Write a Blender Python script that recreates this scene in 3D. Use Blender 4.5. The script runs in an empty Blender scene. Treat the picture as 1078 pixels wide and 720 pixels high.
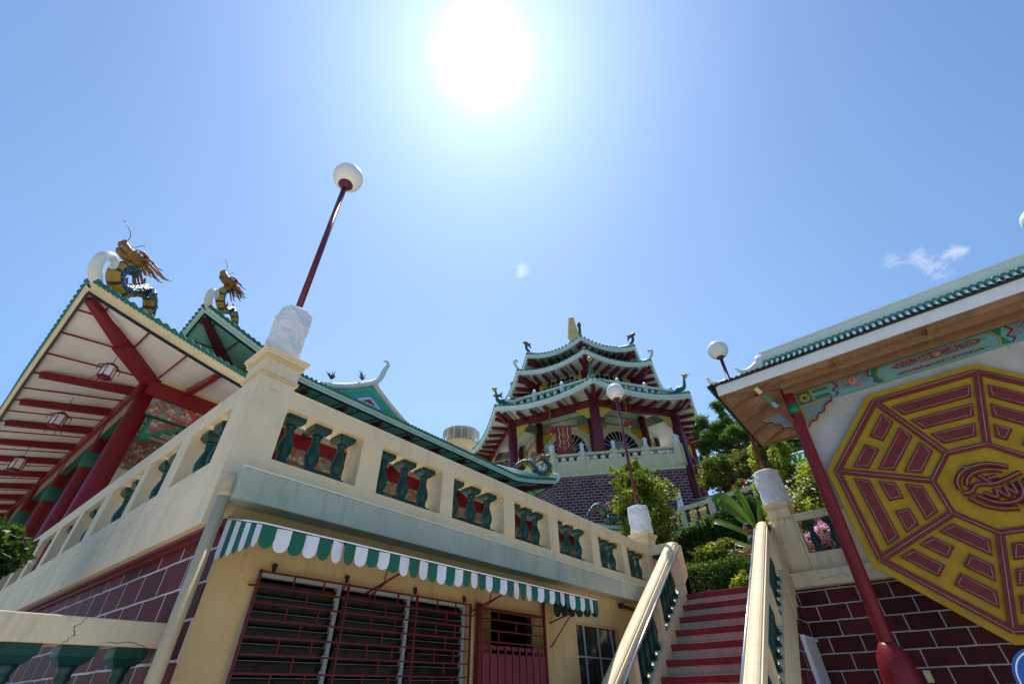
import bpy, bmesh, math, random
from mathutils import Vector, Matrix, noise
R=math.radians
SC=bpy.context.scene
COL=SC.collection
random.seed(7)
# ------------------------------------------------------------------ materials
def new_mat(name):
    m=bpy.data.materials.new(name); m.use_nodes=True
    nt=m.node_tree; b=nt.nodes['Principled BSDF']
    return m,nt,b
def N(nt,t,**k):
    n=nt.nodes.new(t)
    for a,v in k.items():
        if a in('operation','blend_type','data_type','noise_dimensions','voronoi_dimensions','feature','wave_type','bands_direction','wave_profile','musgrave_type'): setattr(n,a,v)
        else: n.inputs[a].default_value=v
    return n
def ramp(nt,fac,stops):
    r=nt.nodes.new('ShaderNodeValToRGB'); e=r.color_ramp.elements
    while len(e)<len(stops): e.new(.5)
    for i,(p,c) in enumerate(stops):
        e[i].position=p; e[i].color=(c[0],c[1],c[2],1)
    nt.links.new(fac,r.inputs[0]); return r.outputs[0]
def coord(nt,scale=(1,1,1),kind='Object'):
    tc=nt.nodes.new('ShaderNodeTexCoord'); mp=nt.nodes.new('ShaderNodeMapping')
    mp.inputs['Scale'].default_value=scale
    nt.links.new(tc.outputs[kind],mp.inputs[0]); return mp.outputs[0]
def worldpos(nt,scale=(1,1,1),rot=(0,0,0),loc=(0,0,0)):
    g=nt.nodes.new('ShaderNodeNewGeometry'); mp=nt.nodes.new('ShaderNodeMapping')
    mp.inputs['Scale'].default_value=scale; mp.inputs['Rotation'].default_value=rot; mp.inputs['Location'].default_value=loc
    nt.links.new(g.outputs['Position'],mp.inputs[0]); return mp.outputs[0]
def mixc(nt,fac,a,b,bt='MIX'):
    m=nt.nodes.new('ShaderNodeMix'); m.data_type='RGBA'; m.blend_type=bt
    for s,v in((0,fac),(6,a),(7,b)):
        if isinstance(v,(int,float)): m.inputs[s].default_value=v
        elif isinstance(v,tuple): m.inputs[s].default_value=(v[0],v[1],v[2],1)
        else: nt.links.new(v,m.inputs[s])
    return m.outputs[2]
def fval(nt,op,a,b=0.):
    m=nt.nodes.new('ShaderNodeMath'); m.operation=op
    for i,v in((0,a),(1,b)):
        if isinstance(v,(int,float)): m.inputs[i].default_value=v
        else: nt.links.new(v,m.inputs[i])
    return m.outputs[0]
def bump(nt,b,h,dist=.01,strength=1.):
    n=nt.nodes.new('ShaderNodeBump'); n.inputs['Distance'].default_value=dist; n.inputs['Strength'].default_value=strength
    nt.links.new(h,n.inputs['Height']); nt.links.new(n.outputs[0],b.inputs['Normal'])
def paint(name,c,rough=.6,var=.12,dirt=.25,sc=1.6,bmp=.004,streak=True,dirtc=(.12,.10,.07),spec=.4,coat=0.):
    """weathered paint: broad tone drift, rain streaks, fine grime and a slightly uneven plaster surface"""
    m,nt,b=new_mat(name)
    p=worldpos(nt)
    n1=N(nt,'ShaderNodeTexNoise',Scale=sc,Detail=6.,Roughness=.65); nt.links.new(p,n1.inputs['Vector'])
    base=ramp(nt,n1.outputs[0],[(.3,tuple(x*(1-var) for x in c)),(.7,tuple(min(1,x*(1+var)) for x in c))])
    out=base
    if dirt>0:
        ps=worldpos(nt,(3.2,3.2,.35) if streak else (2,2,2))
        n2=N(nt,'ShaderNodeTexNoise',Scale=2.2,Detail=8.,Roughness=.7); nt.links.new(ps,n2.inputs['Vector'])
        f=ramp(nt,n2.outputs[0],[(.52,(0,0,0)),(.78,(1,1,1))])
        f2=fval(nt,'MULTIPLY',f,dirt)
        out=mixc(nt,f2,base,dirtc)
        n4=N(nt,'ShaderNodeTexNoise',Scale=26.,Detail=4.,Roughness=.8); nt.links.new(p,n4.inputs['Vector'])
        f=ramp(nt,n4.outputs[0],[(.66,(0,0,0)),(.74,(1,1,1))])
        out=mixc(nt,fval(nt,'MULTIPLY',f,dirt*.8),out,dirtc)
    nt.links.new(out,b.inputs['Base Color'])
    b.inputs['Roughness'].default_value=rough
    b.inputs['Specular IOR Level'].default_value=spec
    if coat: b.inputs['Coat Weight'].default_value=coat; b.inputs['Coat Roughness'].default_value=.15
    n3=N(nt,'ShaderNodeTexNoise',Scale=22.,Detail=7.,Roughness=.6); nt.links.new(p,n3.inputs['Vector'])
    bump(nt,b,n3.outputs[0],bmp)
    return m
def brick(name,c1,c2,mortar,bw,rh,ms,plane,off=(0,0),rot=0,rough=.5,bmp=.006):
    """courses laid on a vertical wall; plane 'x' maps (y,z), plane 'y' maps (x,z); rot turns the wall about z first"""
    m,nt,b=new_mat(name)
    g=nt.nodes.new('ShaderNodeNewGeometry'); mp=nt.nodes.new('ShaderNodeMapping'); mp.vector_type='POINT'
    mp.inputs['Rotation'].default_value=(0,0,rot); nt.links.new(g.outputs['Position'],mp.inputs[0])
    sp=nt.nodes.new('ShaderNodeSeparateXYZ'); nt.links.new(mp.outputs[0],sp.inputs[0])
    cb=nt.nodes.new('ShaderNodeCombineXYZ'); wob=N(nt,'ShaderNodeTexNoise',Scale=3.,Detail=5.); nt.links.new(g.outputs['Position'],wob.inputs['Vector']); wb=fval(nt,'MULTIPLY',fval(nt,'SUBTRACT',wob.outputs[0],.5),.022 if ms<.03 else .05)
    u=sp.outputs['Y'] if plane=='x' else sp.outputs['X']
    nt.links.new(fval(nt,'ADD',u,off[0]),cb.inputs[0]); nt.links.new(fval(nt,'ADD',fval(nt,'ADD',sp.outputs['Z'],wb),off[1]),cb.inputs[1])
    t=nt.nodes.new('ShaderNodeTexBrick'); nt.links.new(cb.outputs[0],t.inputs['Vector'])
    t.inputs['Scale'].default_value=1; t.inputs['Brick Width'].default_value=bw; t.inputs['Row Height'].default_value=rh
    t.inputs['Mortar Size'].default_value=ms; t.inputs['Mortar Smooth'].default_value=.15; t.inputs['Bias'].default_value=0
    t.inputs['Color1'].default_value=(*c1,1); t.inputs['Color2'].default_value=(*c2,1); t.inputs['Mortar'].default_value=(*mortar,1)
    n2=N(nt,'ShaderNodeTexNoise',Scale=1.7,Detail=8.,Roughness=.7); nt.links.new(g.outputs['Position'],n2.inputs['Vector'])
    f=ramp(nt,n2.outputs[0],[(.3,(.55,.55,.55)),(.72,(1.25,1.25,1.25))])
    out=mixc(nt,1.,t.outputs[0],f,'MULTIPLY'); nt.links.new(out,b.inputs['Base Color'])
    b.inputs['Roughness'].default_value=rough; b.inputs['Specular IOR Level'].default_value=.2
    n3=N(nt,'ShaderNodeTexNoise',Scale=30.,Detail=5.); nt.links.new(g.outputs['Position'],n3.inputs['Vector'])
    h=fval(nt,'ADD',t.outputs['Fac'],fval(nt,'MULTIPLY',n3.outputs[0],.35)); bump(nt,b,h,bmp)
    return m
def leafmat(name,c,c2,trans=.45,rough=.5,tint=(1.5,1.7,.6)):
    m,nt,b=new_mat(name)
    g=nt.nodes.new('ShaderNodeNewGeometry')
    n=N(nt,'ShaderNodeTexNoise',Scale=1.3,Detail=3.); nt.links.new(g.outputs['Position'],n.inputs['Vector'])
    f=fval(nt,'ADD',fval(nt,'MULTIPLY',n.outputs[0],.6),fval(nt,'MULTIPLY',g.outputs['Random Per Island'],.45))
    cc=ramp(nt,f,[(.25,c),(.8,c2)])
    nt.links.new(cc,b.inputs['Base Color']); b.inputs['Roughness'].default_value=rough
    tr=nt.nodes.new('ShaderNodeBsdfTranslucent'); 
    br=mixc(nt,1.,cc,tint,'MULTIPLY'); nt.links.new(br,tr.inputs[0])
    mx=nt.nodes.new('ShaderNodeMixShader'); mx.inputs[0].default_value=trans
    nt.links.new(b.outputs[0],mx.inputs[1]); nt.links.new(tr.outputs[0],mx.inputs[2])
    nt.links.new(mx.outputs[0],nt.nodes['Material Output'].inputs[0])
    return m
def glossy(name,c,rough=.12,spec=.8,metal=0.):
    m,nt,b=new_mat(name); b.inputs['Base Color'].default_value=(*c,1)
    b.inputs['Roughness'].default_value=rough; b.inputs['Specular IOR Level'].default_value=spec; b.inputs['Metallic'].default_value=metal
    n=N(nt,'ShaderNodeTexNoise',Scale=3.,Detail=4.); nt.links.new(worldpos(nt),n.inputs['Vector'])
    r=fval(nt,'ADD',fval(nt,'MULTIPLY',n.outputs[0],.25),max(0,rough-.1)); nt.links.new(r,b.inputs['Roughness'])
    return m
def painted(name,cols,scale,line=(.45,.10,.06),rough=.5):
    """dense scroll and flower painting in several enamel colours"""
    m,nt,b=new_mat(name); p=worldpos(nt)
    n=N(nt,'ShaderNodeTexNoise',Scale=scale*.6,Detail=2.); nt.links.new(p,n.inputs['Vector'])
    pw=nt.nodes.new('ShaderNodeVectorMath'); pw.operation='ADD'; nt.links.new(p,pw.inputs[0])
    sc=nt.nodes.new('ShaderNodeVectorMath'); sc.operation='SCALE'; sc.inputs[3].default_value=.5/scale*1.6
    nt.links.new(n.outputs[1],sc.inputs[0]); nt.links.new(sc.outputs[0],pw.inputs[1])
    v=N(nt,'ShaderNodeTexVoronoi',Scale=scale); nt.links.new(pw.outputs[0],v.inputs['Vector'])
    v2=N(nt,'ShaderNodeTexVoronoi',Scale=scale); v2.feature='DISTANCE_TO_EDGE'; nt.links.new(pw.outputs[0],v2.inputs['Vector'])
    s=nt.nodes.new('ShaderNodeSeparateColor'); nt.links.new(v.outputs['Color'],s.inputs[0])
    st=[(i/len(cols),c) for i,c in enumerate(cols)]
    cc=ramp(nt,s.outputs[0],st)
    cr=[x for x in nt.nodes if x.type=='VALTORGB'][-1]; cr.color_ramp.interpolation='CONSTANT'
    ed=ramp(nt,v2.outputs[0],[(.03,(1,1,1)),(.07,(0,0,0))])
    out=mixc(nt,ed,cc,line)
    ring=fval(nt,'SINE',fval(nt,'MULTIPLY',v.outputs['Distance'],34.))
    rg=ramp(nt,ring,[(.55,(0,0,0)),(.75,(1,1,1))])
    out=mixc(nt,fval(nt,'MULTIPLY',rg,.6),out,line)
    nt.links.new(out,b.inputs['Base Color']); b.inputs['Roughness'].default_value=rough
    return m

M={}
M['cream']=paint('cream_paint',(.80,.64,.39),.6,.09,.42,dirtc=(.30,.25,.17))
M['cream_old']=paint('cream_paint_old',(.79,.65,.43),.6,.10,.48,dirtc=(.28,.24,.16))  # second cream mix, slightly paler with a little more grime
M['yellow']=paint('ochre_wall_paint',(.56,.40,.19),.65,.12,.42,dirtc=(.18,.12,.06))
M['green_grey']=paint('pale_green_cornice_paint',(.44,.49,.39),.6,.12,.55,dirtc=(.15,.15,.10))
M['trim']=paint('yellow_trim_paint',(.66,.52,.27),.5,.08,.15)
M['teal']=paint('teal_enamel',(.004,.050,.042),.36,.30,.45,sc=6,dirtc=(.11,.10,.03),streak=False,spec=.4)
M['roofgreen']=paint('green_roof_enamel',(.02,.19,.13),.35,.20,.2,sc=4,streak=False)
M['rooftile']=paint('green_roof_tiles',(.03,.20,.14),.45,.2,.3,sc=2)
M['paleroof']=paint('pale_roof_edge_paint',(.70,.80,.71),.5,.08,.15)
M['white']=paint('white_paint',(.78,.77,.72),.5,.06,.22,dirtc=(.3,.27,.2))
M['whiteclean']=paint('white_enamel',(.80,.81,.80),.4,.04,.08)
M['soffit']=paint('white_soffit_paint',(.80,.74,.66),.6,.05,.12,streak=False,dirtc=(.3,.25,.2))
M['soffitgreen']=paint('green_soffit_paint',(.42,.74,.63),.6,.10,.2,streak=False,dirtc=(.12,.2,.16))
M['soffitpale']=paint('pale_green_soffit_paint',(.86,.88,.78),.6,.05,.1,streak=False)
M['red']=paint('red_enamel',(.20,.010,.014),.38,.15,.12,sc=3,streak=False,dirtc=(.08,.01,.01),spec=.35)
M['maroon']=paint('maroon_enamel',(.16,.018,.03),.4,.18,.15,sc=3,streak=False,dirtc=(.05,.01,.01))
M['tread']=paint('red_stair_paint',(.25,.014,.020),.6,.25,.60,sc=7,streak=False,dirtc=(.12,.08,.07))
M['riser']=paint('worn_cream_riser',(.52,.46,.33),.7,.15,.5,sc=4,dirtc=(.2,.17,.12))
M['polemaroon']=paint('maroon_pole_paint',(.13,.015,.035),.35,.12,.1,streak=False)
M['black']=paint('black_gutter',(.012,.014,.016),.5,.2,0,streak=False)
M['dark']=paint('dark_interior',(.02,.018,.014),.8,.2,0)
M['stone']=paint('white_carved_stone',(.80,.81,.82),.75,.10,.35,sc=9,bmp=.018,dirtc=(.36,.36,.33),streak=False)
M['concrete']=paint('pale_concrete',(.66,.62,.55),.85,.15,.4,streak=False)
M['wood']=None
M['plaster']=paint('grey_stained_plaster',(.48,.47,.43),.75,.12,.55,sc=2.2,dirtc=(.2,.2,.19))
M['whitemetal']=paint('white_metal',(.34,.38,.40),.4,.06,.1,streak=False)
M['steel']=glossy('polished_steel',(.75,.76,.78),.22,.5,1.)
M['glassdark']=glossy('dark_window_glass',(.014,.02,.024),.10,.6)
M['louvre']=glossy('louvre_glass',(.007,.009,.008),.22,.12)
M['globe']=glossy('opal_globe',(.82,.80,.76),.3,.5)
M['gold']=paint('gold_brown_paint',(.27,.125,.028),.45,.35,.45,sc=14,streak=False,dirtc=(.05,.02,.01),bmp=.02)
M['belly']=paint('yellow_belly_paint',(.50,.27,.03),.4,.1,.15,sc=10,streak=False)
M['horn']=paint('dark_brown_paint',(.07,.035,.02),.45,.2,0,streak=False)
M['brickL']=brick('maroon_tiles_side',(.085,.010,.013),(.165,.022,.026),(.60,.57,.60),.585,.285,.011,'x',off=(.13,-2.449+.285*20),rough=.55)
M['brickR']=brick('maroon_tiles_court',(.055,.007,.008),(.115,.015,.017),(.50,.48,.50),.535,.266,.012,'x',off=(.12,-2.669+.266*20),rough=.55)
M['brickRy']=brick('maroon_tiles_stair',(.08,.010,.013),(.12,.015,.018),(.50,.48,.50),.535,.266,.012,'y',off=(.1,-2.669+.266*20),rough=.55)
M['brickP']=brick('maroon_brick_white_mortar',(.16,.025,.028),(.27,.040,.042),(.46,.41,.41),.50,.225,.028,'y',rot=R(59),rough=.7,bmp=.02)
M['brickP2']=brick('maroon_brick_white_mortar_side',(.16,.025,.028),(.27,.040,.042),(.46,.41,.41),.50,.225,.028,'x',rot=R(59),rough=.7,bmp=.02)
M['brickP3']=brick('maroon_brick_white_mortar_wing',(.16,.025,.028),(.27,.040,.042),(.46,.41,.41),.50,.225,.028,'y',rot=R(-76),rough=.7,bmp=.02)
M['painted']=painted('painted_frieze',[(.10,.33,.30),(.55,.47,.32),(.05,.22,.15),(.34,.06,.04),(.10,.26,.25)],11.)
M['paintedfar']=painted('painted_beam_far',[(.22,.42,.36),(.50,.50,.36),(.16,.34,.30),(.30,.48,.42)],.7,line=(.30,.28,.14))
M['paintedblue']=painted('cyan_floral_painting',[(.16,.36,.36),(.13,.30,.31),(.18,.40,.39),(.35,.30,.24)],26.,line=(.16,.05,.06))
M['cyan']=paint('cyan_enamel',(.15,.36,.37),.5,.10,.2,streak=False)
M['bandgreen']=paint('dark_green_band',(.01,.09,.05),.5,.15,.2,streak=False)
M['emerald']=paint('emerald_enamel',(.02,.18,.09),.45,.1,.1,streak=False)
M['pink']=paint('salmon_enamel',(.60,.22,.15),.5,.1,.1,streak=False)
M['ochre']=paint('ochre_line_enamel',(.42,.27,.05),.5,.1,.1,streak=False)
M['signyellow']=paint('yellow_sign_paint',(.43,.25,.002),.55,.18,.35,sc=3,dirtc=(.14,.09,.01))
M['signred']=paint('dull_red_sign_paint',(.18,.018,.011),.55,.2,.35,sc=4,dirtc=(.06,.01,.01))
M['neon']=paint('unlit_white_neon_tube',(.32,.26,.26),.3,.05,0,streak=False)
M['awngreen']=paint('awning_green_fabric',(.008,.125,.08),.8,.08,.15,sc=5,streak=False)
M['awnwhite']=paint('awning_white_fabric',(.72,.74,.80),.8,.05,.15,sc=5,streak=False,dirtc=(.35,.33,.3))
M['awndark']=paint('awning_underside',(.008,.07,.055),.85,.1,.1,streak=False)
M['gate']=paint('maroon_gate_metal',(.15,.022,.04),.45,.15,.2,dirtc=(.05,.015,.02))
M['grille']=paint('red_window_bar_paint',(.12,.008,.011),.5,.15,.1,streak=False)
M['pipe']=paint('cream_pipe_plastic',(.58,.46,.27),.4,.06,.2,spec=.5)
M['louvreedge']=paint('louvre_glass_edge',(.16,.24,.22),.3,.1,0,streak=False)
M['blue']=paint('blue_sign_enamel',(.012,.10,.42),.35,.08,.05,streak=False)
M['ceramicB']=paint('blue_ceramic',(.03,.16,.42),.3,.1,0,streak=False)
M['ceramicY']=paint('yellow_ceramic',(.60,.42,.05),.3,.1,0,streak=False)
M['redplaque']=paint('red_plaque_paint',(.38,.03,.03),.5,.1,.1,streak=False)
M['skin']=paint('brown_skin',(.24,.11,.065),.55,.05,0,streak=False)
M['hair']=paint('black_hair',(.012,.010,.010),.7,.1,0,streak=False)
M['shirt']=painted('black_white_shirt',[(.03,.03,.035),(.5,.5,.52),(.04,.04,.045),(.03,.03,.035)],13.,line=(.02,.02,.02),rough=.8)
M['trousers']=paint('dark_trousers',(.03,.035,.05),.8,.1,0,streak=False)
M['asphalt']=paint('courtyard_paving',(.60,.54,.45),.85,.12,.3,streak=False)
M['soil']=paint('dry_grass_soil',(.17,.15,.08),.95,.3,.4,streak=False,bmp=.05)
M['bark']=paint('grey_bark',(.15,.12,.09),.9,.25,.3,sc=8,bmp=.03)
M['leaf']=leafmat('bright_leaf',(.08,.12,.012),(.30,.31,.035),.5)
M['leafdark']=leafmat('dark_hedge_leaf',(.025,.06,.012),(.08,.14,.02),.35)
M['leafmid']=leafmat('mid_leaf',(.045,.095,.016),(.16,.22,.03),.42)
M['leafyellow']=leafmat('yellow_green_leaf',(.16,.20,.02),(.42,.42,.07),.5)
M['leafpine']=leafmat('pine_needle',(.06,.13,.03),(.20,.30,.07),.42)
M['leafolive']=leafmat('olive_leaf',(.08,.085,.022),(.20,.18,.055),.35)
M['banana']=leafmat('banana_leaf',(.07,.16,.014),(.17,.28,.03),.5,.35)
M['petalpink']=leafmat('pink_petal',(.70,.16,.50),(.92,.62,.84),.5,tint=(1.1,1.,1.1))
M['petalwhite']=leafmat('white_petal',(.80,.68,.74),(.92,.88,.90),.45,tint=(1.1,1.05,1.1))
M['petalred']=leafmat('red_petal',(.60,.05,.03),(.75,.18,.05),.4,tint=(1.3,1.,1.))
M['terracotta']=paint('terracotta',(.35,.06,.03),.7,.1,.1,streak=False)
def woodmat():
    m,nt,b=new_mat('brown_plywood')
    p=worldpos(nt,(1.2,9,1.2)); n=N(nt,'ShaderNodeTexNoise',Scale=2.,Detail=8.,Roughness=.65); nt.links.new(p,n.inputs['Vector'])
    p2=worldpos(nt); n2=N(nt,'ShaderNodeTexNoise',Scale=1.1,Detail=4.); nt.links.new(p2,n2.inputs['Vector'])
    c=ramp(nt,n.outputs[0],[(.3,(.27,.17,.10)),(.7,(.45,.30,.19))]); c2=ramp(nt,n2.outputs[0],[(.35,(.6,.55,.5)),(.7,(1.15,1.1,1.05))])
    nt.links.new(mixc(nt,1.,c,c2,'MULTIPLY'),b.inputs['Base Color']); b.inputs['Roughness'].default_value=.7
    bump(nt,b,n.outputs[0],.006); return m
M['wood']=woodmat()
M['beamwood']=paint('brown_timber',(.26,.15,.075),.65,.2,.3,sc=4,streak=False)
def tealscales():
    m,nt,b=new_mat('teal_dragon_scales'); p=worldpos(nt)
    v=N(nt,'ShaderNodeTexVoronoi',Scale=15.); nt.links.new(p,v.inputs['Vector'])
    c=ramp(nt,v.outputs['Distance'],[(.05,(.04,.22,.25)),(.45,(.012,.10,.13)),(.7,(.004,.03,.04))])
    nt.links.new(c,b.inputs['Base Color']); b.inputs['Roughness'].default_value=.3
    inv=fval(nt,'SUBTRACT',1.,v.outputs['Distance']); bump(nt,b,inv,.03); return m
M['scales']=tealscales()
# ------------------------------------------------------------------ mesh builder
class MB:
    def __init__(s): s.v=[];s.f=[];s.m=[];s.sm=[]
    def add(s,vs,fs,mi=0,sm=False):
        o=len(s.v); s.v+= [Vector(p) for p in vs]
        for f in fs: s.f.append([i+o for i in f]); s.m.append(mi); s.sm.append(sm)
        return s
    def poly(s,pts,mi=0): return s.add(pts,[list(range(len(pts)))],mi)
    def box(s,x0,x1,y0,y1,z0,z1,mi=0):
        vs=[(x,y,z) for z in(z0,z1) for y in(y0,y1) for x in(x0,x1)]
        return s.add(vs,[[0,2,3,1],[4,5,7,6],[0,1,5,4],[2,6,7,3],[0,4,6,2],[1,3,7,5]],mi)
    def beam(s,a,b,w,h,up=(0,0,1),mi=0,w2=None,h2=None):
        a=Vector(a);b=Vector(b);d=(b-a).normalized();u=Vector(up)
        r=d.cross(u)
        if r.length<1e-4: r=d.cross(Vector((1,0,0)))
        r.normalize();u=r.cross(d).normalized()
        w2=w if w2 is None else w2; h2=h if h2 is None else h2
        vs=[]
        for p,ww,hh in((a,w,h),(b,w2,h2)):
            for sy in(-.5,.5):
                for sx in(-.5,.5): vs.append(p+r*ww*sx+u*hh*sy)
        return s.add(vs,[[0,2,3,1],[4,5,7,6],[0,1,5,4],[2,6,7,3],[0,4,6,2],[1,3,7,5]],mi)
    def tube(s,pts,rad,seg=10,mi=0,cap=True,sm=True,mfun=None,up=None,squash=1.):
        pts=[Vector(p) for p in pts]; n=len(pts)
        if not hasattr(rad,'__len__'): rad=[rad]*n
        rings=[]; prev=None
        for i,p in enumerate(pts):
            t=(pts[min(i+1,n-1)]-pts[max(i-1,0)]).normalized()
            if up is not None: a=Vector(up)
            elif prev is None: a=Vector((0,0,1)) if abs(t.z)<.9 else Vector((1,0,0))
            else: a=prev
            r=(a-t*a.dot(t)).normalized(); prev=r; q=t.cross(r)
            rings.append([p+(r*math.cos(2*math.pi*k/seg)+q*math.sin(2*math.pi*k/seg)*squash)*rad[i] for k in range(seg)])
        o=len(s.v)
        for rg in rings: s.v+=rg
        for i in range(n-1):
            for k in range(seg):
                s.f.append([o+i*seg+k,o+i*seg+(k+1)%seg,o+(i+1)*seg+(k+1)%seg,o+(i+1)*seg+k])
                s.m.append(mfun(i,k) if mfun else mi); s.sm.append(sm)
        if cap:
            s.f.append([o+k for k in range(seg)][::-1]); s.m.append(mi); s.sm.append(False)
            s.f.append([o+(n-1)*seg+k for k in range(seg)]); s.m.append(mi); s.sm.append(False)
        return s
    def lathe(s,c,prof,seg=20,mi=0,sm=True):
        c=Vector(c); o=len(s.v)
        for r,z in prof:
            for k in range(seg):
                a=2*math.pi*k/seg; s.v.append(c+Vector((r*math.cos(a),r*math.sin(a),z)))
        for i in range(len(prof)-1):
            for k in range(seg):
                s.f.append([o+i*seg+k,o+i*seg+(k+1)%seg,o+(i+1)*seg+(k+1)%seg,o+(i+1)*seg+k]); s.m.append(mi); s.sm.append(sm)
        s.f.append([o+k for k in range(seg)][::-1]); s.m.append(mi); s.sm.append(False)
        j=o+(len(prof)-1)*seg; s.f.append([j+k for k in range(seg)]); s.m.append(mi); s.sm.append(False)
        return s
    def ball(s,c,r,mi=0,seg=16,rings=10,sq=(1,1,1)):
        c=Vector(c); o=len(s.v)
        for i in range(rings+1):
            th=math.pi*i/rings
            for k in range(seg):
                a=2*math.pi*k/seg
                s.v.append(c+Vector((r*sq[0]*math.sin(th)*math.cos(a),r*sq[1]*math.sin(th)*math.sin(a),r*sq[2]*math.cos(th))))
        for i in range(rings):
            for k in range(seg):
                s.f.append([o+i*seg+k,o+(i+1)*seg+k,o+(i+1)*seg+(k+1)%seg,o+i*seg+(k+1)%seg]); s.m.append(mi); s.sm.append(True)
        return s
    def grid(s,rows,mi=0,sm=False,close=False):
        o=len(s.v); w=len(rows[0])
        for r in rows: s.v+=[Vector(p) for p in r]
        for i in range(len(rows)-1):
            for k in range(w-1):
                s.f.append([o+i*w+k,o+i*w+k+1,o+(i+1)*w+k+1,o+(i+1)*w+k]); s.m.append(mi); s.sm.append(sm)
        return s
    def extrude(s,pts,vec,mi=0):
        n=len(pts); v=Vector(vec); P=[Vector(p) for p in pts]
        s.add(P+[p+v for p in P],[list(range(n))[::-1],list(range(n,2*n))]+[[i,(i+1)%n,(i+1)%n+n,i+n] for i in range(n)],mi); return s
    def build(s,name,mats,parent=None,bevel=0,weld=False,fix=True):
        if not isinstance(mats,(list,tuple)): mats=[mats]
        off=Vector((0,0,0)); q=parent
        while q is not None: off+=q.location; q=q.parent
        me=bpy.data.meshes.new(name)
        me.from_pydata([tuple(p-off) for p in s.v],[],s.f)
        for m in mats: me.materials.append(M[m] if isinstance(m,str) else m)
        me.polygons.foreach_set('material_index',s.m); me.polygons.foreach_set('use_smooth',s.sm)
        if fix:
            bm=bmesh.new(); bm.from_mesh(me)
            bmesh.ops.recalc_face_normals(bm,faces=bm.faces); bm.to_mesh(me); bm.free()
        me.update()
        o=bpy.data.objects.new(name,me); COL.objects.link(o)
        if parent is not None: o.parent=parent
        if bevel:
            b=o.modifiers.new('bevel','BEVEL'); b.width=bevel; b.segments=2; b.limit_method='ANGLE'; b.angle_limit=R(40)
        return o
def tag(o,label,cat,group=None):
    o['label']=label; o['category']=cat
    if group: o['group']=group
    return o
def thing(name,label,cat,loc=(0,0,0),group=None):
    o=bpy.data.objects.new(name,None); COL.objects.link(o); o.location=loc; o.empty_display_size=.3
    return tag(o,label,cat,group)
def structure(o): o['kind']='structure'; return o
def inst(src,parent,loc,rotz=0,scale=None):
    """another copy of a part mesh, placed by world location under its thing"""
    o=src.copy(); COL.objects.link(o); off=Vector((0,0,0)); q=parent
    while q is not None: off+=q.location; q=q.parent
    o.parent=parent; o.location=Vector(loc)-off; o.rotation_euler=(0,0,rotz)
    if scale: o.scale=scale
    return o
def bez(pts,n=24):
    """smooth Catmull-Rom curve through points"""
    P=[Vector(p) for p in pts]; P=[P[0]*2-P[1]]+P+[P[-1]*2-P[-2]]; out=[]
    segs=len(P)-3
    for i in range(segs):
        for j in range(n//segs+1):
            t=j/(n//segs+1); a,b,c,d=P[i:i+4]
            out.append(.5*((2*b)+(c-a)*t+(2*a-5*b+4*c-d)*t*t+(3*b-a-3*c+d)*t**3))
    out.append(P[-2]); return out
def lerp(a,b,t): return a+(b-a)*t
M['paintedmed']=painted('maroon_scroll_painting',[(.18,.05,.06),(.40,.20,.15),(.15,.34,.33),(.16,.04,.05)],40.,line=(.13,.03,.04))
M['roofteal']=paint('teal_tiles',(.06,.36,.28),.4,.1,.2,streak=False)
def meshdata(name,mb,mats):
    o=mb.build(name,mats); me=o.data; bpy.data.objects.remove(o); return me
def place(me,name,parent,loc,rotz=0,scale=None):
    o=bpy.data.objects.new(name,me); COL.objects.link(o)
    off=Vector((0,0,0)); q=parent
    while q is not None: off+=q.location; q=q.parent
    o.parent=parent; o.location=Vector(loc)-off; o.rotation_euler=(0,0,rotz)
    if scale: o.scale=scale
    return o
# ================================================================= SETTING
g=MB(); g.poly([(-600,-600,0),(600,-600,0),(600,600,0),(-600,600,0)]); structure(g.build('ground','soil'))
g=MB(); g.poly([(-14,-30,.004),(12,-30,.004),(12,30,.004),(-14,30,.004)]); structure(g.build('courtyard_pavement','asphalt'))
def hz(x,y):
    s=3.32+.45*(x-13.9)
    z=min(max(3.32,s),13.4+max(0,(x-60))*0.02)
    return z
g=MB(); rows=[]
xs=[12.46+.5*i for i in range(60)]+[42.5+4*i for i in range(20)]
ys=[-70+5*i for i in range(12)]+[-9.5+.5*i for i in range(80)]+[31+5*i for i in range(12)]
for x in xs:
    r=[]
    for y in ys:
        z=hz(x,y)
        if x>14: z+=.12*noise.noise(Vector((x*.6,y*.6,0)))
        if y>4.9 and x<26.6: z=3.30
        r.append((x,y,z))
    rows.append(r)
g.grid(rows,0,True); structure(g.build('hillside','soil'))
g=MB(); g.box(36.6,75,-12,60,13.0,13.56); structure(g.build('pagoda_bounce_slab','concrete'))  # added pale slab, out of view, bounces sunlight up under the pagoda roofs
g=MB(); g.box(1.9,26.4,5.05,38,3.2,3.42); structure(g.build('terrace_floor','concrete'))
g=MB(); g.box(11.4,13.4,2.262,5.0,2.9,3.306); g.box(12.3,14.6,-9.5,2.2,2.9,3.46); structure(g.build('landing_floor','concrete'))
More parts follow.
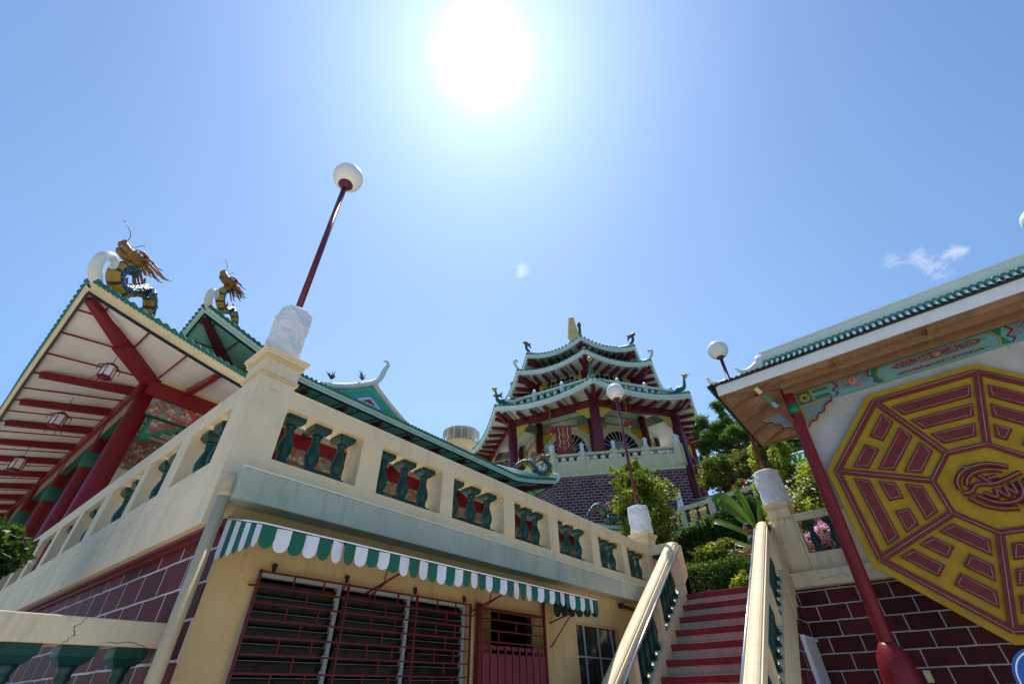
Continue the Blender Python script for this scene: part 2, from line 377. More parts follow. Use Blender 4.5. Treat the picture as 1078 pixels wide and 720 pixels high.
# ================================================================= BALUSTER
def baluster_mb(h=.65):
    k=h/.65; b=MB()
    b.box(-.125,.125,-.125,.125,0,.035*k)
    b.box(-.085,.085,-.085,.085,.035*k,.075*k)
    b.lathe((0,0,0),[(.06,.075*k),(.075,.09*k),(.062,.115*k),(.060,.15*k),(.080,.20*k),(.090,.25*k),(.086,.30*k),(.068,.36*k),(.050,.42*k),(.042,.455*k),(.058,.47*k),(.048,.49*k),(.060,.52*k),(.072,.545*k)],16)
    b.add([(-.075,-.075,.545*k),(.075,-.075,.545*k),(.075,.075,.545*k),(-.075,.075,.545*k),(-.115,-.115,.59*k),(.115,-.115,.59*k),(.115,.115,.59*k),(-.115,.115,.59*k)],[[3,2,1,0],[4,5,6,7],[0,1,5,4],[1,2,6,5],[2,3,7,6],[3,0,4,7]])
    b.box(-.12,.12,-.12,.12,.59*k,h)
    return b
BAL=meshdata('baluster',baluster_mb(),'teal')
# ================================================================= LOWER STOREY (left)
B=thing('terrace_building','cream and maroon tiled lower storey with barred louvre windows under the balustraded terrace','building',(1.71,4.85,0))
w=MB(); WY=4.85; WB=5.05
def wall(x0,x1,z0,z1): w.box(x0,x1,WY,WB,z0,z1)
wall(1.722,2.13,0,2.6); wall(5.07,5.19,0,2.6); wall(6.75,7.75,0,2.6); wall(9.28,12.6,0,2.6); wall(2.13,5.07,0,.95); wall(7.75,9.28,0,1.2)
wall(1.722,12.6,2.6,3.40)
w.build('front_wall','yellow',B)
w=MB(); w.box(1.71,1.721,4.852,24,0,3.02); w.build('tiled_wall','brickL',B)
w=MB(); w.box(1.723,1.95,5.06,24,0,3.2); w.build('side_wall','dark',B)
w=MB(); w.box(1.53,1.9,4.985,24,2.93,3.438); w.build('floor_band','cream_old',B,bevel=.008)
w=MB(); w.box(1.60,1.709,5.0,24,2.895,2.928); w.box(1.66,1.709,4.90,24,2.86,2.893); w.build('band_moulding','maroon',B)
w=MB(); w.box(1.60,11.75,4.60,5.0,3.10,3.40); w.build('cornice','green_grey',B,bevel=.006)
# a thin bright lip on top of the cornice
w=MB(); w.box(1.595,11.75,4.592,4.66,3.402,3.416); w.build('cornice_lip','white',B)
w=MB(); w.box(5.33,6.7,6.4,6.5,0,3.1); w.box(2.0,9.4,7.2,7.3,0,3.1,1); w.box(6.0,6.72,5.9,5.95,0,3.0,2); w.build('inner_wall',['dark','dark','yellow'],B)
# louvre windows
for i,(x0,x1) in enumerate([(2.16,3.10),(3.15,4.08),(4.12,5.05)]):
    f=MB(); fw=.055
    f.box(x1-fw*.8,x1,4.90,4.97,.95,2.56); f.box(x0,x1,4.90,4.97,2.56,2.6)
    for k in range(13):
        z=2.45-.125*k; f.box(x1-fw-.022,x1-fw+.004,4.885,4.90,z-.008,z+.008)
    fr=f.build('louvre_window','whitemetal',B)
    s=MB(); e_=MB()
    for k in range(13):
        z=2.46-.125*k; s.beam((x0,4.935,z),(x1-.05,4.935,z),.128,.005,up=(0,.93,.36)); e_.beam((x0,4.908,z-.062),(x1-.05,4.908,z-.062),.004,.004)
    s.build('glass_blade','louvre',fr); e_.build('blade_edge','louvreedge',fr)
# grille over them
f=MB(); t=.016; gy=4.80; zs=[2.585,2.46,2.33,2.195,2.065,1.935,1.80,1.67,1.54,1.41,1.28,1.15]
for z in zs: f.box(2.06 if z==zs[1] else 2.13,5.06,gy-.01,gy+.008,z-t/2,z+t/2)
for x in(2.14,3.12,4.10,5.05): f.box(x-.010,x+.010,gy-.014,gy+.012,.9,2.6)
for i,(a,b) in enumerate([(2.14,3.12),(3.12,4.10),(4.10,5.05)]):
    for j in range(len(zs)-1):
        for u in ((.36,.70) if j%2==0 else (.54,)):
            x=lerp(a,b,u); f.box(x-.007,x+.007,gy-.008,gy+.006,zs[j+1]+t/2,zs[j]-t/2)
f.build('window_grille','grille',B)
for x in(2.26,3.05,4.02,4.8,5.3): pass
f=MB()
for x,z in((2.27,2.65),(3.10,2.66),(4.08,2.66),(4.95,2.66)):
    f.ball((x,4.83,z),.026); f.box(x-.006,x+.006,4.8,4.86,z-.05,z)
f.build('grille_bolt','black',B)
f=MB(); f.box(2.128,2.15,4.86,4.90,.95,2.59); f.build('window_edge','whitemetal',B)
f=MB(); f.tube([(9.5,4.80,3.0),(10.25,4.80,2.98)],.028,8); f.box(9.42,9.52,4.77,4.85,2.96,3.05); f.build('light_fitting','black',B)
# door grille and gate
f=MB(); gy=4.78
f.box(5.17,5.23,gy-.03,gy+.03,0,2.62); f.box(6.69,6.73,gy-.02,gy+.02,0,2.80); f.box(5.23,6.69,gy-.015,gy+.015,2.555,2.585)
zd=[2.57,2.45,2.32,2.19]
for z in zd[1:]: f.box(5.23,6.69,gy-.008,gy+.008,z-.009,z+.009)
for j,us in enumerate([(.26,.78),(.53,),(.26,.78)]):
    for u in us:
        x=lerp(5.23,6.69,u); f.box(x-.011,x+.011,gy-.006,gy+.006,zd[j+1]+.01,zd[j]-.01)
f.build('door_grille','grille',B)
f=MB(); n=9; x0=5.26;x1=6.68; sw=(x1-x0)/n
for i in range(n):
    a=x0+sw*i
    f.box(a,a+sw*.86,gy-.02,gy+.004,.05,2.06); f.box(a+sw*.86,a+sw,gy+.004,gy+.02,.05,2.06)
    f.box(a+.0,a+.03,gy-.012,gy+.002,2.06,2.15); f.box(a+.03,a+sw*.8,gy-.012,gy+.002,2.105,2.15)
f.build('sheet_gate','gate',B)
# plain window at right with bars
f=MB()
f.box(7.75,9.28,4.93,4.94,1.2,2.6); fr=f.build('pane','glassdark',B)
f=MB()
for x in(8.06,8.55,9.05): f.box(x-.012,x+.012,4.885,4.91,1.2,2.6)
f.box(7.75,9.28,4.88,4.905,2.10,2.125); f.build('window_bar','whitemetal',B)
f=MB(); f.box(7.75,7.78,4.87,5.0,1.2,2.6); f.box(9.25,9.28,4.87,5.0,1.2,2.6); f.box(7.78,9.25,4.87,5.0,2.57,2.6); f.build('window_frame','yellow',B)
# ================================================================= AWNING
A=thing('awning','green and white striped scalloped awning stretched over the barred windows','awning',(4.4,4.85,2.6))
c=MB(); FY=4.0; zf=2.755; zb=2.97
c.poly([(1.68,FY,zf),(7.09,FY,zf),(7.09,4.84,zb),(1.70,4.84,zb)]); c.poly([(1.68,FY,zf+.01),(7.09,FY,zf+.01),(7.09,4.84,zb+.01),(1.70,4.84,zb+.01)])
c.build('canopy','awndark',A,fix=False)
c=MB(); c.tube([(1.70,4.84,zb+.012),(1.68,FY,zf+.012),(7.09,FY,zf+.012),(7.09,4.84,zb+.012)],.006,6,sm=True); c.build('piping','awnwhite',A)
v=MB()
def scallop(p0,p1,top0,top1,drop0,drop1,mi):
    p0=Vector(p0);p1=Vector(p1); n=10; a=[];b=[]
    for i in range(n+1):
        u=i/n; p=p0.lerp(p1,u); zt=lerp(top0,top1,u); d=lerp(drop0,drop1,u); rr=abs(u-.5)*2
        arc=math.sqrt(max(0,1-rr*rr)); w=(p1-p0).length
        a.append((p.x,p.y,zt)); b.append((p.x,p.y,zt-d*.60-min(d*.40,w*.55)*arc))
    v.grid([a,b],mi)
NS=41; sw=(7.09-1.68)/NS
rnd=random.Random(3)
for i in range(NS):
    wv=.016*math.sin(i*.9)+rnd.uniform(-.008,.008)
    sg_=.012*math.sin(i*.55)+.006*math.sin(i*1.3); scallop((1.68+sw*i,FY+wv,0),(1.68+sw*(i+1),FY-wv*.6,0),zf,zf,.175+sg_,.175+sg_,i%2)
for i in range(7):
    a=1-i/7; b=1-(i+1)/7
    scallop((lerp(1.68,1.70,a),lerp(FY,4.84,a),0),(lerp(1.68,1.70,b),lerp(FY,4.84,b),0),lerp(zf,zb,a),lerp(zf,zb,b),lerp(.16,.50,a),lerp(.16,.50,b),(i+1)%2)
for i in range(6):
    a=i/6; b=(i+1)/6
    scallop((7.09,lerp(FY,4.84,a),0),(7.09,lerp(FY,4.84,b),0),lerp(zf,zb,a),lerp(zf,zb,b),lerp(.24,.46,a),lerp(.24,.46,b),2)
v.build('valance',['awngreen','awnwhite','awndark'],A,fix=False)
for x in(3.35,5.1,6.95):
    s=MB(); s.tube([(x,4.84,2.52),(x+.05,FY+.03,zf-.02)],.012,8); s.tube([(x,4.84,2.45 if x<6 else 2.2),(x,4.40,2.62),],.010,8); s.tube([(x,4.5,2.61),(x+.01,4.45,2.84)],.007,6); s.build('strut','maroon',A)
# ================================================================= DOWNPIPE
P=thing('drainpipe','cream plastic drainpipe running down the corner beside the cornice end','drainpipe',(1.562,4.74,0))
s=MB(); s.tube([(1.562,4.74,0),(1.562,4.74,3.15)],.055,18); s.build('pipe','pipe',P)
s=MB(); s.tube(bez([(1.562,4.74,3.15),(1.562,4.75,3.26),(1.605,4.80,3.335),(1.66,4.90,3.36),(1.7,5.02,3.36)],16),.057,18); s.build('elbow','pipe',P)
s=MB(); s.lathe((1.562,4.74,3.13),[(.056,0),(.064,.005),(.064,.05),(.056,.055)],18); s.build('collar','pipe',P)
# ================================================================= FRONT BALUSTRADE
def balustrade(name,label,pos,axis,bays,zb,z0,z1,zt,a0,a1,p0,p1,inward,mats=('cream',),nb=3,bal=None,posts=True,cat='balustrade'):
    """axis 'x': runs along x between a0,a1 with thickness from p0 to p1 in y."""
    T=thing(name,label,cat,pos)
    def bx(m,u0,u1,q0,q1,zz0,zz1):
        if axis=='x': m.box(u0,u1,q0,q1,zz0,zz1)
        else: m.box(q0,q1,u0,u1,zz0,zz1)
    m=MB(); bx(m,a0,a1,p0,p1,z1,zt); m.build('rail',mats[0],T,bevel=.008)
    m=MB(); bx(m,a0,a1,p0,p1,zb,z0); m.build('base',mats[-1],T,bevel=.006)
    ends=[a0]+[e for b in bays for e in b]+[a1]
    for i in range(0,len(ends),2):
        if ends[i+1]-ends[i]>.02:
            m=MB(); bx(m,ends[i],ends[i+1],p0+.004,p1-.004,z0,z1); m.build('post',mats[0],T,bevel=.006)
    me=bal or BAL; q=(p0+p1)/2+.03
    for b in bays:
        n=nb if isinstance(nb,int) else nb(b[1]-b[0])
        for k in range(n):
            u=lerp(b[0],b[1],(k+.5)/n)
            place(me,'baluster',T,(u,q,z0) if axis=='x' else (q,u,z0),scale=(1,1,(z1-z0)/.65),rotz=random.uniform(-.03,.03))
    return T
FB=[(1.98,3.07),(3.39,4.54),(4.79,6.02),(6.31,7.38),(7.67,8.9),(9.23,10.34),(10.57,11.68)]
balustrade('balustrade','long cream balustrade with teal vase balusters above the pale green cornice','x' and (6.9,5.2,3.4),'x',FB,3.40,3.72,4.37,4.60,1.97,11.88,5.0,5.38,1)
SB=[(5.46,6.6),(6.95,8.0),(8.24,9.65),(10.05,11.2),(11.48,12.6),(12.9,14.1),(14.4,15.5),(15.8,17)]
balustrade('balustrade','cream balustrade receding along the left side above the maroon tiled wall','y' and (1.7,11,3.4),'y',SB,3.44,3.66,4.38,4.64,5.45,20,1.53,1.88,1,mats=('cream_old','cream_old'),nb=3)
# ---- pillars
def pillar(label,x0,x1,y0,y1,z0,z1,mat='cream_old'):
    T=thing('pillar',label,'pillar',((x0+x1)/2,(y0+y1)/2,z0))
    m=MB(); m.box(x0,x1,y0,y1,z0,z1-.36); m.build('shaft',mat,T,bevel=.01)
    def ring(o,za,zb_,nm,mt): 
        m=MB(); m.box(x0-o,x1+o,y0-o,y1+o,za,zb_); m.build(nm,mt,T,bevel=.008)
    ring(.022,z1-.36,z1-.32,'moulding','trim'); ring(.004,z1-.32,z1-.13,'neck',mat); ring(.03,z1-.13,z1-.08,'moulding','trim'); ring(.045,z1-.08,z1-.045,'moulding',mat); ring(.065,z1-.045,z1,'cap',mat)
    return T
p=pillar('cream corner pillar where the two terrace balustrades meet',1.53,1.975,5.0,5.45,3.44,5.02)
m=MB(); m.box(1.70,1.79,4.996,5.0,4.50,4.52); m.build('patch','trim',p)
pillar('cream pillar at the far end of the long balustrade beside the stair',11.88,12.33,4.98,5.43,3.31,4.95,'cream')
RP=pillar('cream pillar with a looping conduit at the head of the stair on the right',12.0,12.45,1.56,2.01,3.2,5.0,'cream')
m=MB(); m.tube(bez([(11.985,1.80,4.50),(11.98,1.74,4.60),(11.98,1.80,4.70),(11.98,1.88,4.66),(11.985,1.90,4.45),(11.985,1.93,4.0),(11.985,1.97,3.3)],30),.016,8); m.build('conduit','cream',RP)
# ================================================================= LAMPS
def lamp(label,x,y,zb,hs,zg,r=.285,gr=.29):
    T=thing('globe_lamp',label,'lamp',(x,y,zb),group='globe lamps on carved stone bases')
    m=MB(); prof=[]; seg=56; rows=[]
    hh=hs
    for i in range(41):
        z=hh*i/40; rr=r*(1+.03*math.sin(i*.3))
        if i<2: rr*=.96
        if i>=39: rr*=(.97 if i==39 else .86)
        row=[]
        for k in range(seg+1):
            a=2*math.pi*(k%seg)/seg
            d=noise.fractal(Vector((math.cos(a)*r*16,math.sin(a)*r*16,z*16+x)),1.,2.,4)*.009
            sp_=math.sin(a*2+z*7.5+x); vq=.016*max(0,1-abs(sp_)*2.4)+.010*max(0,math.sin(z*22+a*5)*math.sin(a*6-z*9))
            q=rr+d+vq; row.append((x+q*math.cos(a),y+q*math.sin(a),zb+z))
        rows.append(row)
    m.grid(rows,0,True); m.poly([(p[0],p[1],p[2]) for p in rows[-1][:-1]]); m.build('stone_base','stone',T)
    m=MB(); m.tube([(x,y,zb+hs-.02),(x,y,zg-.26)],.046,14); m.lathe((x,y,zb+hs-.01),[(.09,0),(.08,.03),(.05,.05)],14); m.build('pole','polemaroon',T)
    m=MB(); m.lathe((x,y,zg-.37),[(.05,.02),(.06,.05),(.10,.08),(.135,.14),(.13,.15)],20); m.build('collar','polemaroon',T)
    m=MB(); m.ball((x,y,zg),gr,0,32,20); m.build('globe','globe',T)
    return T
lamp('nearest and largest white globe lamp, on the corner pillar',1.75,5.23,5.02,.84,9.33,.215,.27)
lamp('white globe lamp in front of the pagoda, at the end of the long balustrade',12.1,5.2,4.95,.74,9.50)
lamp('white globe lamp on the right pillar beside the wooden eave',12.22,1.78,5.0,.82,9.62)
lamp('white globe lamp cut off by the right edge of the picture above the eave',12.2,-5.42,4.75,.8,9.72)
# ================================================================= STAIR
ST=thing('staircase','straight outdoor stair with red painted tread edges and cream risers','staircase',(9,3.1,0))
XT=11.2; ZT=3.31; RUN=.354; RIS=.2483
for i in range(13):
    z=ZT-RIS*i; x=XT-RUN*i
    m=MB(); m.box(x-.035,x+RUN+(.3 if i==0 else -.035),2.262,4.048,z-.100,z); m.build('tread','tread',ST,bevel=.006)
    m=MB(); m.box(x,x+RUN,2.262,4.048,max(0,z-RIS),z-.101); m.build('riser','riser',ST)
def slopebox(m,y0,y1,xa,xb,ofa,ofb,mi=0):
    """bar following the stair pitch: vertical offsets above the nosing line"""
    zn=lambda x: ZT+.7014*(x-XT)
    m.add([(xa,y0,zn(xa)+ofa),(xa,y1,zn(xa)+ofa),(xb,y1,zn(xb)+ofa),(xb,y0,zn(xb)+ofa),(xa,y0,zn(xa)+ofb),(xa,y1,zn(xa)+ofb),(xb,y1,zn(xb)+ofb),(xb,y0,zn(xb)+ofb)],[[0,1,2,3],[7,6,5,4],[0,4,5,1],[1,5,6,2],[2,6,7,3],[3,7,4,0]],mi)
def coping(m,y0,y1,xa,xb,of):
    zn=lambda x: ZT+.7014*(x-XT); yc=(y0+y1)/2; w=(y1-y0)/2
    prof=[(-1,-.17),(-1,-.06),(-.93,-.03),(-.78,-.03),(-.72,0),(-.5,.022),(-.2,.035),(.2,.035),(.5,.022),(.72,0),(.78,-.03),(.93,-.03),(1,-.06),(1,-.17)]
    r0=[(xa,yc+w*a,zn(xa)+of+b) for a,b in prof]; 
    rows=[r0]
    rows.append([(xb,yc+w*a,zn(xb)+of+b) for a,b in prof])
    # the coping rolls over at its upper end
    for k in range(1,6):
        th=R(18*k); rows.append([(xb+.16*math.sin(th)*1.1,yc+w*a,zn(xb)+of+b+.0-(.16*(1-math.cos(th)))+.112*math.sin(th)*.6) for a,b in prof])
    m.grid(rows,0); m.poly(r0); m.poly(rows[-1]); m.poly([rows[0][0],rows[1][0],rows[1][-1],rows[0][-1]])
def stair_rail(label,y0,y1,xa,xb,cy0,cy1,chrome,side):
    T=thing('stair_balustrade',label,'balustrade',((xa+xb)/2,(y0+y1)/2,0))
    m=MB(); slopebox(m,y0,y1,xa,XT+.4,-.52,.17); m.build('stringer','cream',T,bevel=.006)
    m=MB(); coping(m,cy0,cy1,xa,xb,1.035); m.build('coping','cream',T)
    zn=lambda x: ZT+.7014*(x-XT)
    me=BAL; x=xb-.42; k=0
    while x>xa:
        if k%6==5:
            mm=MB(); mm.box(x-.07,x+.07,y0+.03,y1-.03,zn(x)+.05,zn(x)+.92); mm.build('post','cream',T,bevel=.006)
        else: place(me,'baluster',T,(x,(y0+y1)/2,zn(x)+.13),scale=(.72,.72,1.17))
        x-=.235; k+=1
    m=MB(); m.box(XT+.08,XT+.40,y0,y1,2.9,zn(XT+.2)+.95)
    if side<0: m.box(XT+.402,12.3,2.002,2.25,3.3,4.5); zz=lambda x: ZT+.7014*(x-XT); m.extrude([(11.0,1.985,zz(11)-.52),(11.995,1.985,zz(11.995)-.52),(11.995,1.985,4.5),(11.285,1.985,4.5),(11.285,1.985,zz(11.285)+.17),(11.0,1.985,zz(11)+.17)],(0,.014,0))
    m.build('newel','cream',T,bevel=.01)
    m=MB(); a=Vector((xa,chrome,zn(xa)+.93)); b=Vector((xb+.02,chrome,zn(xb+.02)+.93)); m.tube([a,b],.024,12)
    d=(b-a)
    for u in(.08,.3,.52,.74,.96):
        q=a+d*u; m.tube([q,q+Vector((0,side*.07,-.02))],.010,8)
    m.build('handrail','steel',T)
    return T
stair_rail('cream stair balustrade with steel handrail on the left of the red steps',4.055,4.36,6.55,11.30,4.08,4.36,4.02,1)
stair_rail('cream stair balustrade with steel handrail on the right of the red steps',2.0,2.255,6.55,11.42,1.985,2.24,2.285,-1)
# short return rail from end pillar to the left stair newel
T=thing('return_rail','short cream rail joining the end pillar to the left stair coping','railing',(11.95,4.7,3.4))
m=MB(); m.box(11.89,12.12,4.30,4.978,4.37,4.60); m.build('rail','cream',T,bevel=.006); m=MB(); m.box(11.89,12.12,4.30,4.978,3.31,3.7); m.build('base','cream',T,bevel=.006)
place(BAL,'baluster',T,(12.0,4.82,3.7),scale=(1,1,1.03)); place(BAL,'baluster',T,(12.0,4.55,3.7),scale=(1,1,1.03))
# ================================================================= RIGHT COURT WALL
T=thing('tiled_wall','dark maroon tiled retaining wall under the right balustrade, behind the octagonal sign','wall',(12.1,-3.5,0))
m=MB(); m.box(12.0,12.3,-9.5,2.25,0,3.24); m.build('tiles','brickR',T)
m=MB(); m.box(11.80,12.42,-9.5,1.98,3.242,3.53); m.build('ledge','cream_old',T,bevel=.012)
m=MB(); m.box(11.985,12.0,.42,.52,1.66,1.83); m.build('switch_plate','cream',T,bevel=.006)
T=thing('tiled_wall','maroon tiled wall below the right stair coping with a narrow white door','wall',(9.5,2.1,0))
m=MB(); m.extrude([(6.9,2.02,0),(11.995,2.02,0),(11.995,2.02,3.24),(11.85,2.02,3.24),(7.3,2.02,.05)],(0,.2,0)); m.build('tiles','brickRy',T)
m=MB(); m.box(10.86,11.95,1.985,2.018,0,2.33); m.build('door','whiteclean',T,bevel=.008)
m=MB(); m.box(10.80,11.99,1.94,2.018,2.332,2.39); m.box(10.80,10.858,1.95,2.018,0,2.332); m.build('door_frame','whiteclean',T,bevel=.006)
RB=[(.72,1.50),(-.6,.45),(-1.9,-.85),(-3.2,-2.15),(-4.5,-3.45),(-5.8,-4.75),(-7.1,-6.05),(-8.4,-7.35)]
RB=sorted(RB)
balustrade('balustrade','cream balustrade with teal balusters and pink flowers behind it, right of the stair','y' and (12.2,-3,3.5),'y',RB,3.531,3.89,4.55,4.71,-9.4,1.555,12.0,12.34,1,mats=('cream','cream_old'),nb=2)
# ================================================================= LOW BALUSTRADE bottom left
T=thing('balustrade','low cracked cream balustrade butting the maroon tiled wall at lower left','balustrade',(0,5.45,0))
m=MB(); m.box(-6,1.705,5.3,5.62,1.985,2.17); m.build('rail','cream_old',T,bevel=.01)
m=MB(); m.box(-6,1.705,5.3,5.62,.9,1.2); m.build('base','cream_old',T)
for k in range(18): place(BAL,'baluster',T,(1.52-.36*k,5.46,1.2),scale=(1,1,.785/.65))
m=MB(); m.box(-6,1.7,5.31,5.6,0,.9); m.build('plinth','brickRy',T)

def crack(parent,pts,w_=.004):
    rn=random.Random(len(pts)); P=[Vector(p) for p in pts]; Q=[]
    for a,b in zip(P[:-1],P[1:]):
        for k in range(6): Q.append(a.lerp(b,k/6)+Vector((0 if a.x==b.x else rn.gauss(0,.006),0 if a.y==b.y else rn.gauss(0,.006),rn.gauss(0,.007))))
    Q.append(P[-1]); m=MB(); m.tube(Q,w_,4); m.build('crack','horn',parent)
crack(T,[(1.10,5.2985,2.16),(1.04,5.2985,2.09),(1.08,5.2985,2.05),(1.02,5.2985,1.99)],.002); crack(T,[(-.4,5.2985,2.00),(.1,5.2985,1.995),(.6,5.2985,2.0)],.0015); crack(T,[(1.3,5.2985,2.0),(1.5,5.2985,2.02),(1.6,5.2985,1.99)],.002)
for q in bpy.data.objects:
    if q.get('label','').startswith('dark maroon tiled retaining'): crack(q,[(11.798,1.5,3.36),(11.798,1.1,3.40),(11.798,.8,3.34),(11.798,.5,3.42)],.0025); crack(q,[(11.798,1.95,3.26),(11.798,1.6,3.255),(11.798,1.2,3.262)],.002)
# ================================================================= CURVED ROOFS
def roof(parent,outer,inner,beam,z0,ztop,zbeam,lift,liftL,pw=1.3,fh=.28,sp=.25,rsp=1.8,bsp=.9,rw=.16,rh=.2,mt=('rooftile','cream','soffit','red'),flare=.25,thick=1.,sides=None,black=True,rollfrac=1.,hipw=None,raftersides=None,name='roof',skip=1.05,ext=.14):
    n=len(outer); O2=[Vector((*p,0)) for p in outer]; I2=[Vector((*p,0)) for p in inner]; B2=[Vector((*p,0)) for p in beam]
    C=sum(O2,Vector())/n
    top=MB(); fas=MB(); sof=MB(); raf=[]
    def eave(k,d,L):
        a,b=O2[k],O2[(k+1)%n]; p=a.lerp(b,d/L)
        dd=min(d,L-d); t=max(0,1-dd/liftL); 
        cn=a if d<L/2 else b
        out=(cn-C).normalized()
        p=p+out*flare*t**2.2
        return Vector((p.x,p.y,z0+lift*t**pw)),t
    for k in range(n):
        if sides is not None and k not in sides: continue
        a,b=O2[k],O2[(k+1)%n]; L=(b-a).length
        out2=((a+b)/2-C); out2=Vector((-(b-a).y,(b-a).x,0)).normalized(); 
        if out2.dot((a+b)/2-C)<0: out2=-out2
        N_=max(8,int(L/.35)); ds=[L*i/N_ for i in range(N_+1)]
        E=[eave(k,d,L)[0] for d in ds]
        IN=[I2[k].lerp(I2[(k+1)%n],d/L) for d in ds]
        BM=[B2[k].lerp(B2[(k+1)%n],d/L) for d in ds]
        def surf(e,i,v):
            p=e.lerp(Vector((i.x,i.y,0)),v); p.z=e.z+(ztop-e.z)*(v*.75+.25*v*v)
            return p
        rows=[[surf(e,i,v/6)+Vector((0,0,.0)) for e,i in zip(E,IN)] for v in range(7)]
        top.grid(rows,0,True)
        # tile rolls
        m_=int(L/sp)
        for j in range(m_+1):
            d=(j+.0)*L/m_; e,t=eave(k,d,L); i=I2[k].lerp(I2[(k+1)%n],d/L)
            pts=[surf(e,i,v*rollfrac/4)+Vector((0,0,.02)) for v in range(5)]
            pts[0]=pts[0]+out2*ext
            top.tube(pts,sp*.36,8,cap=True)
            # drip tile between the rolls, hanging over the edge
            if j<m_:
                e2,_=eave(k,d+L/m_/2,L); w=sp*.30
                dirv=(b-a).normalized(); q=e2+out2*(ext-.015)
                top.add([q-dirv*w+Vector((0,0,.03)),q+dirv*w+Vector((0,0,.03)),q+dirv*w*.6-Vector((0,0,sp*.18)),q-Vector((0,0,sp*.3)),q-dirv*w*.6-Vector((0,0,sp*.18))],[[0,1,2,3,4]],0)
        # fascia with a moulded cross section
        off=[(.10,.03),(.11,.0),(.08,-fh*.42),(.035,-fh*.55),(.0,-fh*.6),(.0,-fh)]
        fas.grid([[e+out2*o-Vector((0,0,.03))+Vector((0,0,z)) for e in E] for o,z in off],0)
        if black:
            fas.grid([[e+out2*o-Vector((0,0,.03))+Vector((0,0,z)) for e in E] for o,z in [(.012,-fh),(.015,-fh-.05),(-.035,-fh-.06),(-.04,-fh-.02)]],1)
        # soffit
        U=[e-out2*.03-Vector((0,0,.03+fh)) for e in E]
        V=[Vector((q.x,q.y,zbeam)) for q in BM]
        sof.grid([[u.lerp(v,w/4) for u,v in zip(U,V)] for w in range(5)],0,False)
        def at(d,w):
            e,_=eave(k,d,L); u=e-out2*.03-Vector((0,0,.03+fh)); q=B2[k].lerp(B2[(k+1)%n],max(0,min(1,d/L))); v=Vector((q.x,q.y,zbeam)); return u.lerp(v,w)
        inset=((B2[k]-O2[k]).dot((b-a).normalized()))
        Lb=(B2[(k+1)%n]-B2[k]).length
        def eaveto(x):  # straight across: x measured along the side
            # soffit point on the eave and the matching point on the beam (clamped to the hip)
            e,_=eave(k,x,L); u=e-out2*.03-Vector((0,0,.03+fh))
            xb=x-inset
            if 0<=xb<=Lb: q=B2[k].lerp(B2[(k+1)%n],xb/Lb); v=Vector((q.x,q.y,zbeam)); return u,v
            # meets the hip
            f=(x/inset) if xb<0 else ((L-x)/inset)
            c0=(O2[k] if xb<0 else O2[(k+1)%n]); b0=(B2[k] if xb<0 else B2[(k+1)%n])
            ct,_=eave(k,0 if xb<0 else L,L); ct=ct-Vector((0,0,.03+fh))
            q=ct.lerp(Vector((b0.x,b0.y,zbeam)),f); return u,q
        xx=bsp*.5
        while xx<L:
            u,v=eaveto(xx); sof.beam(u-Vector((0,0,.012)),v-Vector((0,0,.012)),.035*thick,.03*thick,mi=1); xx+=bsp
        if raftersides is None or k in raftersides:
            nr=int((L-2*inset*.25)/rsp); st=(L-nr*rsp)/2
            for j in range(nr+1):
                xx=st+j*rsp
                if xx<inset*skip or xx>L-inset*skip: continue
                u,v=eaveto(xx); dv=(v-u); u=u+dv*.06
                r=MB(); r.beam(u-Vector((0,0,rh*.5+.02)),v-Vector((0,0,rh*.5+.02)),rw,rh*.8,w2=rw*1.1,h2=rh*1.3); raf.append(r)
        # hip rafter
        ct,_=eave(k,0,L); ct=ct-Vector((0,0,.06+fh)); bb=Vector((B2[k].x,B2[k].y,zbeam))
        hw=hipw or rw*1.7
        d=bb-ct; r=MB(); r.beam(ct+d*.05-Vector((0,0,rh*.4)),ct+d*.55-Vector((0,0,rh*.7)),hw*.75,rh*.9,w2=hw,h2=rh*1.6); r.beam(ct+d*.5-Vector((0,0,rh*.9)),bb-Vector((0,0,rh*.9)),hw*1.1,rh*1.9); raf.append(r)
    t=top.build(name,mt[0],parent,fix=False)
    fas.build('fascia',[mt[1],'black'],t); sof.build('soffit',[mt[2],mt[3]],t)
    for r in raf: r.build('rafter',mt[3],t)
    # raised hip ridges
    for k in range(n):
        if sides is not None and k not in sides: continue
        L=(O2[(k+1)%n]-O2[k]).length; e,_=eave(k,0,L); pts=[]
        for v in range(9):
            p=e.lerp(Vector((I2[k].x,I2[k].y,0)),v/8); p.z=e.z+(ztop-e.z)*((v/8)*.75+.25*(v/8)**2)+.07*thick; pts.append(p)
        h=MB(); h.tube(pts,.10*thick,8); h.build('hip_ridge',mt[1],t)
    return t
def rect(x0,x1,y0,y1): return [(x0,y0),(x1,y0),(x1,y1),(x0,y1)]
def curl(parent,pts,rads,mat='white',name='ridge_scroll'):
    P=bez(pts,30); n=len(P); rr=[]
    for i in range(n):
        u=i/(n-1)*(len(rads)-1); j=min(int(u),len(rads)-2); rr.append(lerp(rads[j],rads[j+1],u-j))
    m=MB(); m.tube(P,rr,12); return m.build(name,mat,parent)
def tip_scroll(parent,tip,inward,s=1.,mat='white',rise=1.):
    """swept horn that follows the hip, rises at the eave corner and rolls back inward"""
    h=Vector((inward[0],inward[1],0)).normalized(); T=Vector(tip)
    q=lambda a,z: T+h*a*s+Vector((0,0,z*s*rise))
    return curl(parent,[q(2.6,.10),q(1.7,-.12),q(.9,-.20),q(.25,-.02),q(-.12,.28),q(-.22,.60),q(-.12,.84),q(.07,.88),q(.15,.76),q(.09,.69)],[.06*s,.08*s,.09*s,.11*s,.135*s,.13*s,.115*s,.09*s,.07*s,.05*s],mat)
